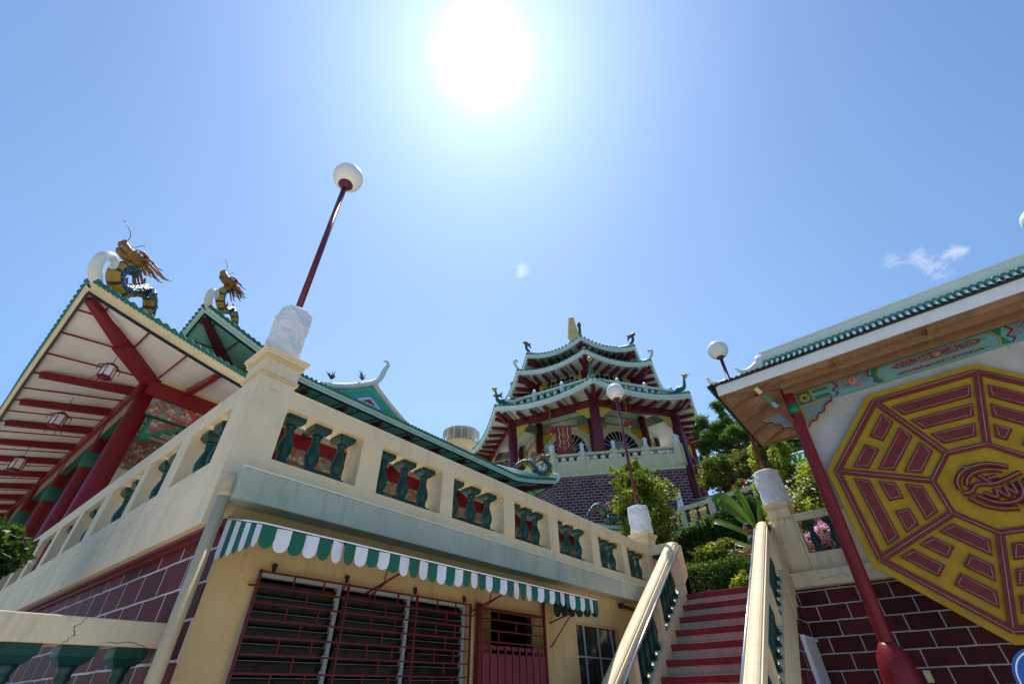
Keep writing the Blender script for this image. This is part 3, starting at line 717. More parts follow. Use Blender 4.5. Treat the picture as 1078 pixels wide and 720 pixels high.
# ================================================================= TEMPLE HALL
H=thing('temple_hall','two tiered temple hall with upturned green tiled roofs, red columns and painted beams','temple',(12.5,18,3.42))
AO=rect(-.38,25.5,11.7,38); AB=rect(1.75,23.3,14.0,35.7); BO=rect(2.15,21.6,14.15,24); BB=rect(4.4,19.3,16.5,21.7)
roof(H,AO,rect(4.3,19.4,16.4,21.8),AB,8.34,9.7,8.66,.72,3.9,pw=1.15,fh=.18,sp=.19,rsp=1.8,bsp=.9,rw=.13,rh=.17,sides=[0,1,3],raftersides=[0,3],name='lower_roof',flare=.02)
roof(H,BO,rect(7,16.6,18.4,19.8),BB,10.72,12.9,10.95,.85,3.6,pw=1.2,fh=.17,sp=.19,rsp=1.65,bsp=.82,rw=.14,rh=.17,mt=('rooftile','paleroof','soffitgreen','maroon'),sides=[0,1,3],raftersides=[0,3],name='upper_roof',flare=.05)
w=MB(); w.box(4.5,19.2,16.55,21.6,8.5,11.0); w.build('upper_wall','painted',H)
# columns
def column(x,y,z0,z1,r=.23,mat='red'):
    m=MB(); m.lathe((x,y,0),[(r*1.25,z0),(r*1.25,z0+.12),(r*1.02,z0+.2),(r,z0+.4),(r*.96,z1)],24); o=m.build('column',mat,H); return o
for x,y in [(1.86,14.1),(1.86,16.6),(1.86,20.6),(1.75,24.2),(1.75,28.2),(1.75,32)]+[(x,14.0) for x in(5.4,9.0,12.6,16.2,19.8,23.3)]+[(5.4,17.4),(9,17.4),(12.6,17.4),(16.2,17.4),(19.8,17.4)]:
    c=column(x,y,3.42,8.6)
    if x<2 or y<15:
        for sx,sy in ((0,1),(0,-1)) if x<2 and y>14.3 else (((1,0),(-1,0)) if y<15 and x>2 else ((1,0),)):
            m=MB(); u=Vector((sx,sy,0)); P0=Vector((x,y,0))+u*.28
            pr=[(0,7.62),(.95,7.62),(.90,7.48),(.72,7.46),(.66,7.34),(.48,7.34),(.42,7.20),(.26,7.18),(.2,7.02),(0,6.98)]
            sd=Vector((-sy,sx,0)); m.extrude([P0+u*a+Vector((0,0,z))-sd*.06 for a,z in pr],sd*.12); m.build('bracket','emerald',H) if not(x<2 and y>14.3) else None
            m=MB(); pr=[(.08,7.58),(.8,7.58),(.62,7.5),(.5,7.42),(.36,7.36),(.25,7.22),(.10,7.18)]
            m.extrude([P0+u*a+Vector((0,0,z))-sd*.075 for a,z in pr],sd*.15); m.build('bracket_carving','painted',H) if not(x<2 and y>14.3) else None
        if x<2 and y>14.3:
            m=MB(); m.lathe((x,y,0),[(.235,6.75),(.25,6.78),(.25,7.15),(.235,7.18)],24); m.build('column_band','bandgreen',H)
# beams, frieze, purlin
def bm_(m,a,b,w_,z0,z1): 
    m.beam((a[0],a[1],(z0+z1)/2),(b[0],b[1],(z0+z1)/2),w_,z1-z0)
for a,b in [((1.75,14),(23.3,14)),((1.75,14),(1.75,35.7)),((23.3,14),(23.3,35.7))]:
    m=MB(); bm_(m,a,b,.34,8.10,8.50); m.build('beam','red',H)
    m=MB(); bm_(m,a,b,.16,7.62,8.08); m.build('frieze','painted',H)
    m=MB(); bm_(m,a,b,.18,8.50,8.66); m.build('infill_panel','trim',H)
    m=MB(); bm_(m,a,b,.17,7.59,7.62); bm_(m,a,b,.17,8.08,8.10); m.build('frieze_border','bandgreen',H)
m=MB(); m.box(1.75,23.3,14.1,35.7,8.52,8.6); 
for i in range(24): m.box(1.9+.9*i,1.94+.9*i,14.2,18,8.49,8.52,1)
for i in range(5): m.box(1.9,23,14.3+.8*i,14.34+.8*i,8.485,8.515,1)
m.build('ceiling',['soffit','red'],H)
m=MB(); m.box(1.9,23.2,17.5,17.7,3.42,8.5); m.build('back_wall','soffit',H)
m=MB(); m.box(1.9,23.2,17.3,17.49,7.3,8.3); m.build('frieze','painted',H)
m=MB()
for i in range(6): m.box(3.2+3.6*i,5.0+3.6*i,17.3,17.48,3.42,7.2,0)
m.build('door_panel','red',H)
m=MB(); m.box(3.6,3.8,17.5,35,3.42,8.5); m.build('side_wall','soffit',H)
# corner scrolls
tip_scroll(H,(-.42,11.66,9.02),(1,1),1.0,'white'); tip_scroll(H,(2.10,14.10,11.5),(1,1),.86,'white')
tip_scroll(H,(25.6,11.6,9.0),(-1,1),.7,'white',.7); tip_scroll(H,(21.7,14.05,11.4),(-1,1),.75,'white',.8)
# front gable above the upper roof
ap=Vector((9.33,15.5,12.82)); bl=Vector((6.75,15.5,11.35)); br=Vector((11.95,15.5,11.35))
def tri(m,s,y,mi): 
    c=Vector((9.33,y,11.85)); pts=[Vector((p.x,y,p.z)) for p in(ap,bl,br)]
    pts=[c+(p-c)*s for p in pts]; m.poly(pts,mi)
m=MB(); m.add([ap,bl,br,ap+Vector((0,3.4,-.2)),bl+Vector((0,3,.6)),br+Vector((0,3,.6))],[[0,1,2],[0,3,4,1],[0,2,5,3]],0)
G=m.build('gable','rooftile',H,fix=False)
for i,(s,mt_) in enumerate([(1.0,'gable_blue'),(.74,'emerald'),(.50,'gable_light'),(.32,'paleroof'),(.20,'redplaque')]): pass
M['gable_blue']=paint('sky_blue_enamel',(.07,.33,.55),.5,.1,.15,streak=False); M['gable_light']=paint('turquoise_enamel',(.10,.50,.52),.5,.1,.1,streak=False); M['gable_green']=paint('leaf_green_enamel',(.06,.42,.16),.5,.1,.1,streak=False)
m=MB()
for i,s in enumerate((.99,.84,.66,.44,.27,.14)): tri(m,s,15.47-.012*i,i)
m.build('gable_painting',['gable_blue','gable_light','gable_green','gable_blue','paleroof','redplaque'],G)
m=MB()
def barge(p,q,sag):
    P=[p.lerp(q,i/10) for i in range(11)]
    P=[a+Vector((0,-.1,-sag*math.sin(math.pi*i/10))) for i,a in enumerate(P)]
    m.tube(P,.13,8)
barge(ap,br+Vector((.5,0,-.1)),.16); barge(ap,bl+Vector((-.5,0,.0)),.16); m.build('bargeboard','white',G)
curl(G,[ap+Vector((-.5,-.1,-.30)),ap+Vector((0,-.1,.05)),ap+Vector((.28,-.12,.45)),ap+Vector((.42,-.14,.95)),ap+Vector((.55,-.14,1.3)),ap+Vector((.40,-.14,1.45)),ap+Vector((.28,-.14,1.36))],[.12,.15,.14,.11,.08,.06,.04],'white','ridge_horn')
rnd=random.Random(5)
for c in((7.35,15.4,12.05),(8.75,15.45,12.75)):
    T=thing('ridge_ornament','cluster of dark spikes on the blue gable, '+('farther from the horn' if c[0]<8 else 'nearer to the horn'),'ornament',c)
    m=MB()
    for i in range(9):
        a=R(-50+12*i); l=rnd.uniform(.22,.5); e=Vector((math.sin(a)*l,rnd.uniform(-.1,.1),math.cos(a)*l)); m.tube([c,Vector(c)+e*.5+Vector((0,0,.02)),Vector(c)+e],[.03,.022,.004],6)
    m.build('spikes','horn',T)
# ================================================================= DRAGONS
def dragon(label,path,radii,h,s=1.,legs=True,detail=True,group=None,whisk=True,face=None,hs=1.):
    """path runs from the head down the body; h is the horizontal direction from head to tail"""
    if not detail: q0=Vector(path[-1]); path=[tuple(q0+(Vector(p)-q0)*1.22+Vector((0,0,.18))) for p in path]; radii=[r*1.1 for r in radii]; s*=1.15
    P0=Vector(path[0]); h=Vector((h[0],h[1],0)).normalized(); side=Vector((0,0,1)).cross(h)
    base=min(path,key=lambda p:p[2])
    T=thing('dragon_statue',label,'dragon statue',tuple(path[-1]),group)
    P=bez(path,60 if detail else 26); n=len(P); rr=[]
    for i in range(n):
        u=i/(n-1)*(len(radii)-1); j=min(int(u),len(radii)-2); rr.append(lerp(radii[j],radii[j+1],u-j))
    seg=16 if detail else 10
    m=MB(); rings=[]
    for i,p in enumerate(P):
        t=(P[min(i+1,n-1)]-P[max(i-1,0)]).normalized()
        a=t.dot(h); b=t.z; bel=(h*b-Vector((0,0,1))*a)
        if bel.length<.1: bel=Vector((0,0,-1))
        bel.normalize(); q=side
        rings.append([p+(bel*math.cos(2*math.pi*k/seg)*(.93 if abs(((k+seg/2)%seg)-seg/2)<seg*.18 else 1)+q*math.sin(2*math.pi*k/seg))*rr[i] for k in range(seg)]+[])
    o=len(m.v)
    for rg in rings: m.v+=rg
    for i in range(n-1):
        for k in range(seg):
            m.f.append([i*seg+k,i*seg+(k+1)%seg,(i+1)*seg+(k+1)%seg,(i+1)*seg+k])
            kk=min(k,seg-1-k); isb=kk<seg*.13
            m.m.append((2 if i%4==0 else 1) if isb else 0); m.sm.append(True)
    m.f.append(list(range(seg))); m.m.append(0); m.sm.append(False)
    # dorsal spines
    st=4 if detail else 3
    for i in range(3,n-2,st):
        t=(P[i+1]-P[i-1]).normalized(); bel=(h*t.z-Vector((0,0,1))*t.dot(h)).normalized()
        b=P[i]-bel*rr[i]*.9; m.tube([b,b-bel*.11*s+t*.03*s,b-bel*.17*s+t*.07*s],[.035*s,.022*s,.003],6,mi=3)
    m.build('body',['scales','belly','horn','gold'],T)
    # head
    c=P0; f=-h; up=Vector((0,0,1)); hm=MB(); body_s=s; s=s*hs
    if face: f=Vector((face[0],face[1],0)).normalized(); side=Vector((0,0,1)).cross(-f)
    fd=(f*.93+up*.22).normalized()
    u2=(up-fd*up.dot(fd)).normalized()
    hm.tube([c-fd*.22*s,c-fd*.05*s,c+fd*.10*s,c+fd*.24*s+u2*.01*s,c+fd*.37*s+u2*.05*s,c+fd*.43*s+u2*.06*s],[.10*s,.165*s,.155*s,.105*s,.10*s,.05*s],12)     # skull and muzzle
    hm.tube([c-u2*.10*s,c+fd*.14*s-u2*.15*s,c+fd*.31*s-u2*.155*s,c+fd*.36*s-u2*.13*s],[.09*s,.075*s,.055*s,.02*s],10)                                        # lower jaw
    for sg in(-1,1):
        hm.ball(c+fd*.38*s+u2*.11*s+side*.05*s*sg,.04*s,seg=8,rings=6)
        hm.tube([c+fd*.14*s+side*.12*s*sg+u2*.08*s,c+fd*.02*s+side*.15*s*sg+u2*.16*s,c-fd*.12*s+side*.15*s*sg+u2*.17*s],[.03*s,.045*s,.02*s],8)
        hm.tube([c-fd*.05*s+side*.14*s*sg,c-fd*.15*s+side*.24*s*sg+u2*.08*s,c-fd*.25*s+side*.26*s*sg+u2*.1*s],[.05*s,.04*s,.005],6)
    # teeth
    for i in range(4):
        for sg in(-1,1):
            q=c+fd*(.18+.055*i)*s+side*.065*s*sg-u2*.05*s; hm.tube([q,q-u2*.05*s],[.013*s,.002],5,mi=1)
    for sg in(-1,1): hm.ball(c+fd*.10*s+side*.135*s*sg+u2*.085*s,.034*s,mi=1,seg=8,rings=6)
    hm.build('head',['gold','white'],T)
    # mane: long curved locks blown back over the neck
    m=MB(); rn=random.Random(int(abs(P0.x*10)))
    for i in range(15 if detail else 10):
        a=rn.uniform(-1.2,1.2); lat=math.sin(a); vert=math.cos(a)*rn.uniform(-.5,1)
        b=c-fd*.10*s+side*lat*.13*s+u2*vert*.12*s; l=rn.uniform(.35,.75)*s
        d=(-fd*1+side*lat*.45+up*(vert*.35-.30)).normalized()
        m.tube([b,b+d*l*.4+up*.04*s,b+d*l*.8-up*.02*s,b+d*l+up*.05*s],[.022*s,.028*s,.017*s,.004],6)
    for i in range(6):
        b=c+fd*(-.02+.02*i)*s-u2*.16*s; m.tube([b,b-u2*.12*s-fd*.05*s,b-u2*.2*s-fd*.14*s],[.022*s,.016*s,.002],5)
    m.build('mane','gold',T)
    m=MB()
    for sg in(-1,1): 
        b=c-fd*.04*s+side*.08*s*sg+u2*.14*s
        m.tube([b,b-fd*.16*s+up*.06*s+side*sg*.04*s,b-fd*.36*s+up*.04*s+side*sg*.07*s,b-fd*.5*s+up*.10*s+side*sg*.07*s],[.028*s,.024*s,.018*s,.003],7)
        m.tube([b-fd*.24*s+up*.06*s,b-fd*.30*s+up*.14*s],[.014*s,.003],5)
    m.build('horn','horn',T)
    if whisk:
        m=MB()
        for sg in(-1,1):
            b=c+fd*.36*s+side*.04*s*sg+u2*.10*s
            pts=[b,b+up*.14*s+fd*.02*s+side*sg*.05*s,b+up*.22*s+fd*(.12 if sg<0 else -.22)*s+side*sg*.09*s,b+up*.26*s+fd*(.26 if sg<0 else -.27)*s+side*sg*.10*s,b+up*.36*s+fd*(.32 if sg<0 else -.32)*s,b+up*.38*s+fd*(.24 if sg<0 else -.38)*s]
            m.tube(bez(pts,24),.0075*s,5)
        m.build('whisker','horn',T)
    s=body_s; side=Vector((0,0,1)).cross(h)
    if legs:
        i0=int(n*.52)
        for i in(i0,):
            for sg in(-1,1):
                p=P[i]; m=MB(); q=p+side*sg*rr[i]*.8
                bot=p.z-.42*s
                m.tube([q,q+side*sg*.12*s-h*.05*s-up*.12*s,q+side*sg*.10*s-h*.14*s-up*.26*s,q+side*sg*.10*s-h*.08*s-up*.34*s],[.09*s,.075*s,.05*s,.045*s],8)
                for k in(-1,0,1):
                    e=q+side*sg*.10*s-h*.08*s-up*.34*s
                    m.tube([e,e-h*.10*s+side*k*.06*s-up*.01*s,e-h*.16*s+side*k*.08*s-up*.07*s],[.024*s,.02*s,.004],6)
                m.build('leg','scales',T)
    return T
dragon('largest teal dragon with yellow belly and brown mane, rearing on the nearest left roof corner',
 [(-.10,12.05,10.45),(.04,12.19,10.27),(-.17,11.98,10.02),(-.20,11.95,9.70),(.03,12.18,9.56),(.26,12.41,9.83),(.46,12.61,10.14),(.70,12.85,10.06),(.88,13.03,9.62),(1.12,13.27,9.48),(1.36,13.51,9.72),(1.60,13.75,9.78),(1.95,14.1,9.35)],
 [.12,.15,.175,.185,.185,.18,.17,.165,.155,.14,.13,.11,.05],(1,1),1.12,face=(-.93,-.37),hs=1.0)
dragon('smaller teal dragon with brown mane on the second roof corner behind the corner pillar',
 [(2.34,14.34,13.08),(2.44,14.44,12.90),(2.28,14.28,12.55),(2.38,14.38,12.22),(2.64,14.64,12.16),(2.89,14.89,12.50),(3.14,15.14,12.42),(3.33,15.33,12.05),(3.6,15.6,12.0),(3.9,15.9,11.7)],
 [.10,.12,.14,.145,.145,.14,.13,.12,.10,.05],(1,1),.98,face=(-.93,-.37),hs=1.05)
dragon('small teal dragon on the right end of the upper hall roof, before the pagoda',
 [(20.98,14.78,12.62),(21.2,14.56,12.2),(21.1,14.66,11.85),(20.8,14.96,11.8),(20.45,15.3,12.35),(20.15,15.6,12.3),(19.85,15.9,11.95)],[.12,.16,.18,.18,.17,.14,.07],(-1,1),.95,detail=False)
dragon('small teal dragon on the lower hall roof corner, in front of the pagoda brickwork',
 [(24.8,12.4,10.25),(25.03,12.17,9.75),(24.82,12.38,9.42),(24.5,12.7,9.5),(24.27,12.93,10.05),(24.04,13.16,10.08),(23.7,13.5,9.5)],[.12,.16,.18,.18,.17,.14,.07],(-1,1),.95,detail=False)
# ================================================================= HANGING LANTERNS
def lantern(label,x,y,zt,drop,s=1.):
    T=thing('lantern',label,'lantern',(x,y,zt-drop),group='red framed lanterns under the left eaves')
    z=zt-drop
    m=MB(); m.tube([(x,y,zt),(x,y,z+.22*s)],.008,6); m.build('chain','horn',T)
    m=MB(); w_=.15*s
    for k in range(6):
        a=R(60*k); b=R(60*k+60)
        p=Vector((x+w_*math.cos(a),y+w_*math.sin(a),0)); q=Vector((x+w_*math.cos(b),y+w_*math.sin(b),0))
        for zz in(z-.17*s,z+.15*s): m.beam(p+Vector((0,0,zz)),q+Vector((0,0,zz)),.025*s,.03*s)
        m.beam(p+Vector((0,0,z-.17*s)),p+Vector((0,0,z+.15*s)),.02*s,.02*s,up=(1,0,0))
        o=Vector((x+w_*1.55*math.cos(a),y+w_*1.55*math.sin(a),0))
        m.beam(p+Vector((0,0,z+.15*s)),o+Vector((0,0,z+.12*s)),.02*s,.02*s); m.tube([o+Vector((0,0,z+.13*s)),o+Vector((0,0,z-.03*s))],.009*s,5)
        m.tube([p+Vector((0,0,z-.17*s)),p*1.0+Vector(((p.x-x)*.5,(p.y-y)*.5,z-.34*s))],.009*s,5)
    m.lathe((x,y,z+.16*s),[(.16*s,0),(.10*s,.05*s),(.04*s,.09*s)],6); m.lathe((x,y,z-.21*s),[(.05*s,0),(.14*s,.03*s)],6)
    m.build('frame','red',T)
    m=MB(); m.lathe((x,y,z-.155*s),[(w_*.9,0),(w_*.9,.29*s)],6,sm=False); m.build('shade','globe',T)
lantern('red framed lantern hanging under the white soffit, nearest to the roof corner',.76,12.6,8.35,.66,.92)
lantern('red framed lantern hanging under the white soffit, second from the roof corner',.66,16.1,8.35,.72,1.0)
lantern('red framed lantern hanging under the white soffit, third and nearest to the left picture edge',.62,20.2,8.35,.80,1.1)
lantern('red framed lantern under the green soffit of the second roof corner',3.35,15.3,10.9,.5,.8)
# ================================================================= PAGODA
CX,CY=41.3,22.1
PG=thing('pagoda','three tiered octagonal pagoda with green edged white roofs and maroon columns on a brick base','pagoda',(CX,CY,10))
def octo(r,a0=213.25): return [(CX+r*math.cos(R(a0+45*k)),CY+r*math.sin(R(a0+45*k))) for k in range(8)]
PM=('rooftile','paleroof','soffitpale','maroon')
vis=[0,1,6,7]
def proof(ro,ri,rb,z0,zt,zb,lift,nm,mt=PM,fh=.46,fl=.1):
    L=2*ro*math.sin(R(22.5))
    return roof(PG,octo(ro),octo(ri),octo(rb),z0,zt,zb,lift,L*.45,pw=1.7,fh=fh,sp=.42,rsp=L/7.2,bsp=L/3.6,rw=.24,rh=.34,mt=mt,flare=fl,thick=2.,black=False,sides=None,raftersides=[0,1,2,6,7,5],name=nm,skip=.45,ext=.10)
proof(12.9,7.6,11.1,22.95,25.1,22.75,.75,'first_roof')
proof(9.9,6.4,7.7,28.45,30.4,28.3,.75,'second_roof')
proof(8.4,.8,6.3,31.35,35.9,31.2,.75,'third_roof',mt=('rooftile','paleroof','soffitgreen','maroon'))
# storeys
def drum(r,z0,z1,nm,mat): 
    m=MB(); P=octo(r); m.add([(*p,z0) for p in P]+[(*p,z1) for p in P],[[i,(i+1)%8,(i+1)%8+8,i+8] for i in range(8)]+[list(range(8,16))],0); return m.build(nm,mat,PG)
drum(7.2,14,23.7,'inner_wall','soffitpale'); drum(7.2,24,28.7,'second_storey_wall','soffitpale'); drum(5.9,29,31.7,'third_storey_wall','soffitgreen')
def face_pt(r,k,u,z,out=0.):
    P=octo(r); a=Vector((*P[k],0)); b=Vector((*P[(k+1)%8],0)); p=a.lerp(b,u); n=((a+b)/2-Vector((CX,CY,0))).normalized(); p=p+n*out; return Vector((p.x,p.y,z))
for k in(7,0,6,1):
    # arched windows with radial bars on the main floor
    c=face_pt(7.2,k,.5,19.75,.05); a=face_pt(7.2,k,0,0); b=face_pt(7.2,k,1,0); t=(b-a).normalized(); nrm=(face_pt(7.2,k,.5,0,1)-face_pt(7.2,k,.5,0)).normalized()
    rad=1.95
    arc=lambda r,th: c+t*r*math.cos(th)+Vector((0,0,r*math.sin(th)))
    m=MB(); pts=[arc(rad,math.pi*i/20) for i in range(21)]+[c-t*rad-Vector((0,0,1.6)),c+t*rad-Vector((0,0,1.6))]; m.poly(pts); wn=m.build('arched_window','glassdark',PG)
    m=MB()
    m.grid([[arc(rr,math.pi*i/20)+nrm*.10 for i in range(21)] for rr in(rad,rad+.42)],0); m.grid([[arc(rad,math.pi*i/20)+nrm*o for i in range(21)] for o in(-.02,.10)],0)
    m.build('arch','cream',wn)
    m=MB()
    for i in range(1,12): m.beam(c+nrm*.04,arc(rad,math.pi*i/12)+nrm*.04,.06,.04)
    for i in range(10): m.beam(arc(.8,math.pi*i/10)+nrm*.05,arc(.8,math.pi*(i+1)/10)+nrm*.05,.05,.04)
    m.build('window_bar','paleroof',wn)
    for zz in(22.85,): 
        m=MB(); m.beam(face_pt(7.2,k,0,zz,.1),face_pt(7.2,k,1,zz,.1),.12,1.0); m.build('painted_beam','paintedfar',PG)
        m=MB()
        P0=face_pt(7.2,k,.26,zz,.19); P1=face_pt(7.2,k,.74,zz,.19); m.tube([P0,P1],.34,12,squash=.12,up=(0,0,1)); m.build('beam_cartouche','paleroof',PG)
    # second storey windows
    for s0,s1 in((.10,.9),):
        m=MB(); m.poly([face_pt(7.2,k,s0,25.6,.06),face_pt(7.2,k,s1,25.6,.06),face_pt(7.2,k,s1,28.2,.06),face_pt(7.2,k,s0,28.2,.06)]); wn=m.build('window','glassdark',PG)
        m=MB()
        for u in range(9): 
            x=lerp(s0,s1,u/8); m.beam(face_pt(7.2,k,x,25.6,.12),face_pt(7.2,k,x,28.2,.12),.05,.05)
        for z in(26.3,27.0,27.7): m.beam(face_pt(7.2,k,s0,z,.12),face_pt(7.2,k,s1,z,.12),.05,.05)
        m.build('muntin','paleroof',wn)
def bracket(P,u,n,zt,s=1.):
    m=MB(); pr=[(0,0),(1.5,0),(1.45,-.35),(1.1,-.45),(1.0,-.75),(.62,-.85),(.5,-1.2),(0,-1.35)]
    m.extrude([P+u*a*s+Vector((0,0,zt+z*s))-n*.06 for a,z in pr],n*.12); o=m.build('bracket','ceramicY',PG)
    m=MB()
    for i in range(3): m.beam(P+u*(.3+.35*i)*s+Vector((0,0,zt-.15*s))-n*.09,P+u*(.25+.25*i)*s+Vector((0,0,zt-(.9-.22*i)*s))-n*.09,.14*s,.08)
    m.build('bracket_carving','paleroof',o)
for k in range(8):
    P=octo(10.9); p=P[k]; zb={0:15.6}.get(k,10)
    m=MB(); m.lathe((p[0],p[1],0),[(.46,zb),(.44,22.7)],20); m.build('column','maroon',PG)
    q=octo(7.4)[k]; m=MB(); m.lathe((q[0],q[1],0),[(.42,15.6),(.40,23.5)],16); m.build('column','maroon',PG)
    q=octo(7.4)[k]; m=MB(); m.lathe((q[0],q[1],0),[(.40,24.2),(.38,28.6)],16); m.build('column','maroon',PG)
    a=Vector((*P[k],22.4)); b=Vector((*P[(k+1)%8],22.4)); 
    m=MB(); m.beam(a,b,.35,.75); m.build('beam','maroon',PG)
    n_=((a+b)/2-Vector((CX,CY,22.4))).normalized(); u=(b-a).normalized()
    if k in(0,1,6,7): 
        bracket(Vector((a.x,a.y,0))+u*.45,u,n_,22.10,.85); bracket(Vector((b.x,b.y,0))-u*.45,-u,n_,22.10,.85)
        bracket(Vector((*octo(7.4)[k],0))+u*.4,u,n_,22.2,.75); bracket(Vector((*octo(7.4)[(k+1)%8],0))-u*.4,-u,n_,22.2,.75)
        bracket(Vector((*octo(7.4)[k],0))+u*.4,u,n_,28.1,.62); bracket(Vector((*octo(7.4)[(k+1)%8],0))-u*.4,-u,n_,28.1,.62)
    # radial painted beams between the two column rings
    if k in(0,1,7,6):
        c0=Vector((*octo(7.4)[k],22.8)); c1=Vector((*P[k],22.5)); m=MB(); m.beam(c0,c1,.2,.9); m.build('painted_beam','paintedfar',PG)
    m=MB(); a2=Vector((*octo(11.3)[k],-.5)); b2=Vector((*octo(11.3)[(k+1)%8],-.5))
    # bead balustrade standing on the first roof
    m.beam(a2+Vector((0,0,24.1)),b2+Vector((0,0,24.1)),.3,.45); m.beam(a2+Vector((0,0,25.25)),b2+Vector((0,0,25.25)),.28,.22)
    for i in range(1,12):
        p=a2.lerp(b2,i/12); m.ball((p.x,p.y,24.25),.22,seg=8,rings=6,sq=(1,1,1.2))
    for i in(0,.33,.67): 
        p=a2.lerp(b2,i); m.box(p.x-.17,p.x+.17,p.y-.17,p.y+.17,23.6,24.85); m.lathe((p.x,p.y,24.85),[(.26,0),(.2,.12),(.18,.3),(.10,.45)],8)
    m.build('bead_balustrade','paleroof',PG)
m=MB(); P=octo(10.6); m.poly([(*p,23.6) for p in P]); m.build('porch_ceiling','soffitpale',PG)
drum(7.9,15.4,15.9,'floor_slab','cream')
# brick base: front face turned to the stairs, wings folding back
L_=Vector((29.6,19.4,0)); R_=Vector((34.9,10.4,0)); nb_=Vector((.857,.515,0)); L2=L_+Vector((math.cos(R(76)),math.sin(R(76)),0))*6
def wallseg(a,b,z0,z1,th,nm,mat,inn):
    m=MB(); m.extrude([a+Vector((0,0,z0)),b+Vector((0,0,z0)),b+Vector((0,0,z1)),a+Vector((0,0,z1))],inn*th); return m.build(nm,mat,PG)
wn_=Vector((math.sin(R(76)),-math.cos(R(76)),0))
wallseg(L_,R_,9,15.4,1,'brick_wall','brickP',nb_); wallseg(L_,L2,9,15.4,1,'brick_wall','brickP3',wn_); wallseg(R_+nb_*1.002,R_+nb_*14,9,15.4,1,'brick_wall','brickP2',Vector((-.515,.857,0)))
def parapet(a,b,n_,nm='parapet'):
    o=-n_*.06
    wallseg(a+o,b+o,15.42,16.75,.5,nm,'cream',n_)
    u=(b-a).normalized(); L=(b-a).length; q=a+o+n_*.25
    m=MB(); m.beam(q+Vector((0,0,17.32)),q+u*L+Vector((0,0,17.32)),.42,.2); m.build('parapet_rail','cream',PG,bevel=.02)
    m=MB(); k=max(3,int(L/.62))
    for i in range(k): 
        p=q+u*L*(i+.5)/k; m.ball((p.x,p.y,16.98),.21,seg=10,rings=6,sq=(1.1,1.1,.95))
    m.build('bead_row','whiteclean',PG)
    np_=max(1,round(L/2.5))
    for i in range(np_+1):
        p=q+u*L*i/np_; m=MB(); m.box(p.x-.24,p.x+.24,p.y-.24,p.y+.24,15.8,17.6); m.build('parapet_post','cream',PG,bevel=.02)
        if i%1==0: m=MB(); m.lathe((p.x,p.y,17.6),[(.22,0),(.17,.08),(.15,.50),(.20,.58),(.22,.62),(.08,.8)],8,sm=False); m.build('post_cap','whiteclean',PG)
    # shallow recessed panels
    m=MB(); kk=max(2,int(L/1.3))
    for i in range(kk): 
        c=a+o-n_*.02+u*L*(i+.5)/kk; m.beam(c-u*.5+Vector((0,0,16.1)),c+u*.5+Vector((0,0,16.1)),.03,.75)
    m.build('parapet_panel','cream',PG,bevel=.02)
parapet(L_,R_,nb_); parapet(L_,L2,wn_); parapet(R_,R_+nb_*9,Vector((-.515,.857,0)))
# spire
T=PG; m=MB()
z=36.2; m.lathe((CX,CY,z),[(1.1,0),(1.0,.5),(.62,.7),(.6,2.3)],8,sm=False); z=38.5
for i in range(7):
    r=.74-.055*i; m.lathe((CX,CY,z),[(r*.8,0),(r*.8,.30),(r*1.15,.36),(r*1.0,.46),(r*.7,.52)],8,sm=False,mi=0); z+=.53
m.lathe((CX,CY,z),[(.2,0),(.26,.12),(.05,.4)],8); m.build('spire','cream',PG)
# scrolls and figures on the roof corners
for k in(7,1,0):
    p=octo(10.2)[k]; q=octo(1)[k]
    if k!=0: tip_scroll(PG,(p[0],p[1],29.5),(CX-p[0],CY-p[1]),1.15,'white',1.)
def figure(label,p,h,kind):
    T=thing('roof_figure',label,'figurine',p); p=Vector(p); h=Vector((h[0],h[1],0)).normalized(); up=Vector((0,0,1)); s=1.
    m=MB()
    if kind=='phoenix':
        m.tube(bez([p+h*1.2+up*.2,p+h*.7+up*.45,p+h*.2+up*.45,p+up*.9,p-h*.1+up*1.35,p-h*.3+up*1.45],16),[.08,.12,.17,.22,.26,.27,.26,.24,.21,.18,.16,.14,.13,.12,.11,.11,.10,.10,.10,.10,.10,.10,.10,.1][:len(bez([p,p,p,p,p,p],16))],10)
        m.build('body','emerald',T)
        m=MB(); 
        for i in range(6): 
            a=p+h*(.4+.2*i)+up*.3; m.tube([a,a+h*.4+up*(.5-.06*i),a+h*.8+up*(.5-.1*i)],[.12,.10,.02],7)
        m.build('wing','ceramicB',T)
        m=MB(); m.ball(p-h*.25+up*1.55,.24,seg=10,rings=8); m.tube([p-h*.4+up*1.55,p-h*.75+up*1.5],[.09,.01],6); m.tube([p-h*.1+up*1.7,p+h*.2+up*2.05],[.08,.02],6); m.build('head','ceramicY',T)
        m=MB(); m.ball(p+h*1.6+up*.35,.3,seg=10,rings=8); m.tube([p+h*1.6,p+h*1.6+up*.5,p+h*1.65+up*.8],[.28,.2,.12],8); m.build('flower','redplaque',T)
    else:
        m.tube(bez([p+h*.5,p+h*.1+up*.25,p+up*.6,p+h*.1+up*.9],12),.16,8); m.build('body','scales',T)
        m=MB(); c=p+h*.05+up*1.05; m.tube([c+h*.3,c,c-h*.35,c-h*.5],[.1,.26,.16,.07],8)
        for i in range(8):
            a=R(-70+20*i); m.tube([c+h*.1,c+h*.5+up*math.sin(a)*.3,c+h*.75+up*math.sin(a)*.55],[.07,.05,.01],5)
        m.build('head','gold',T)
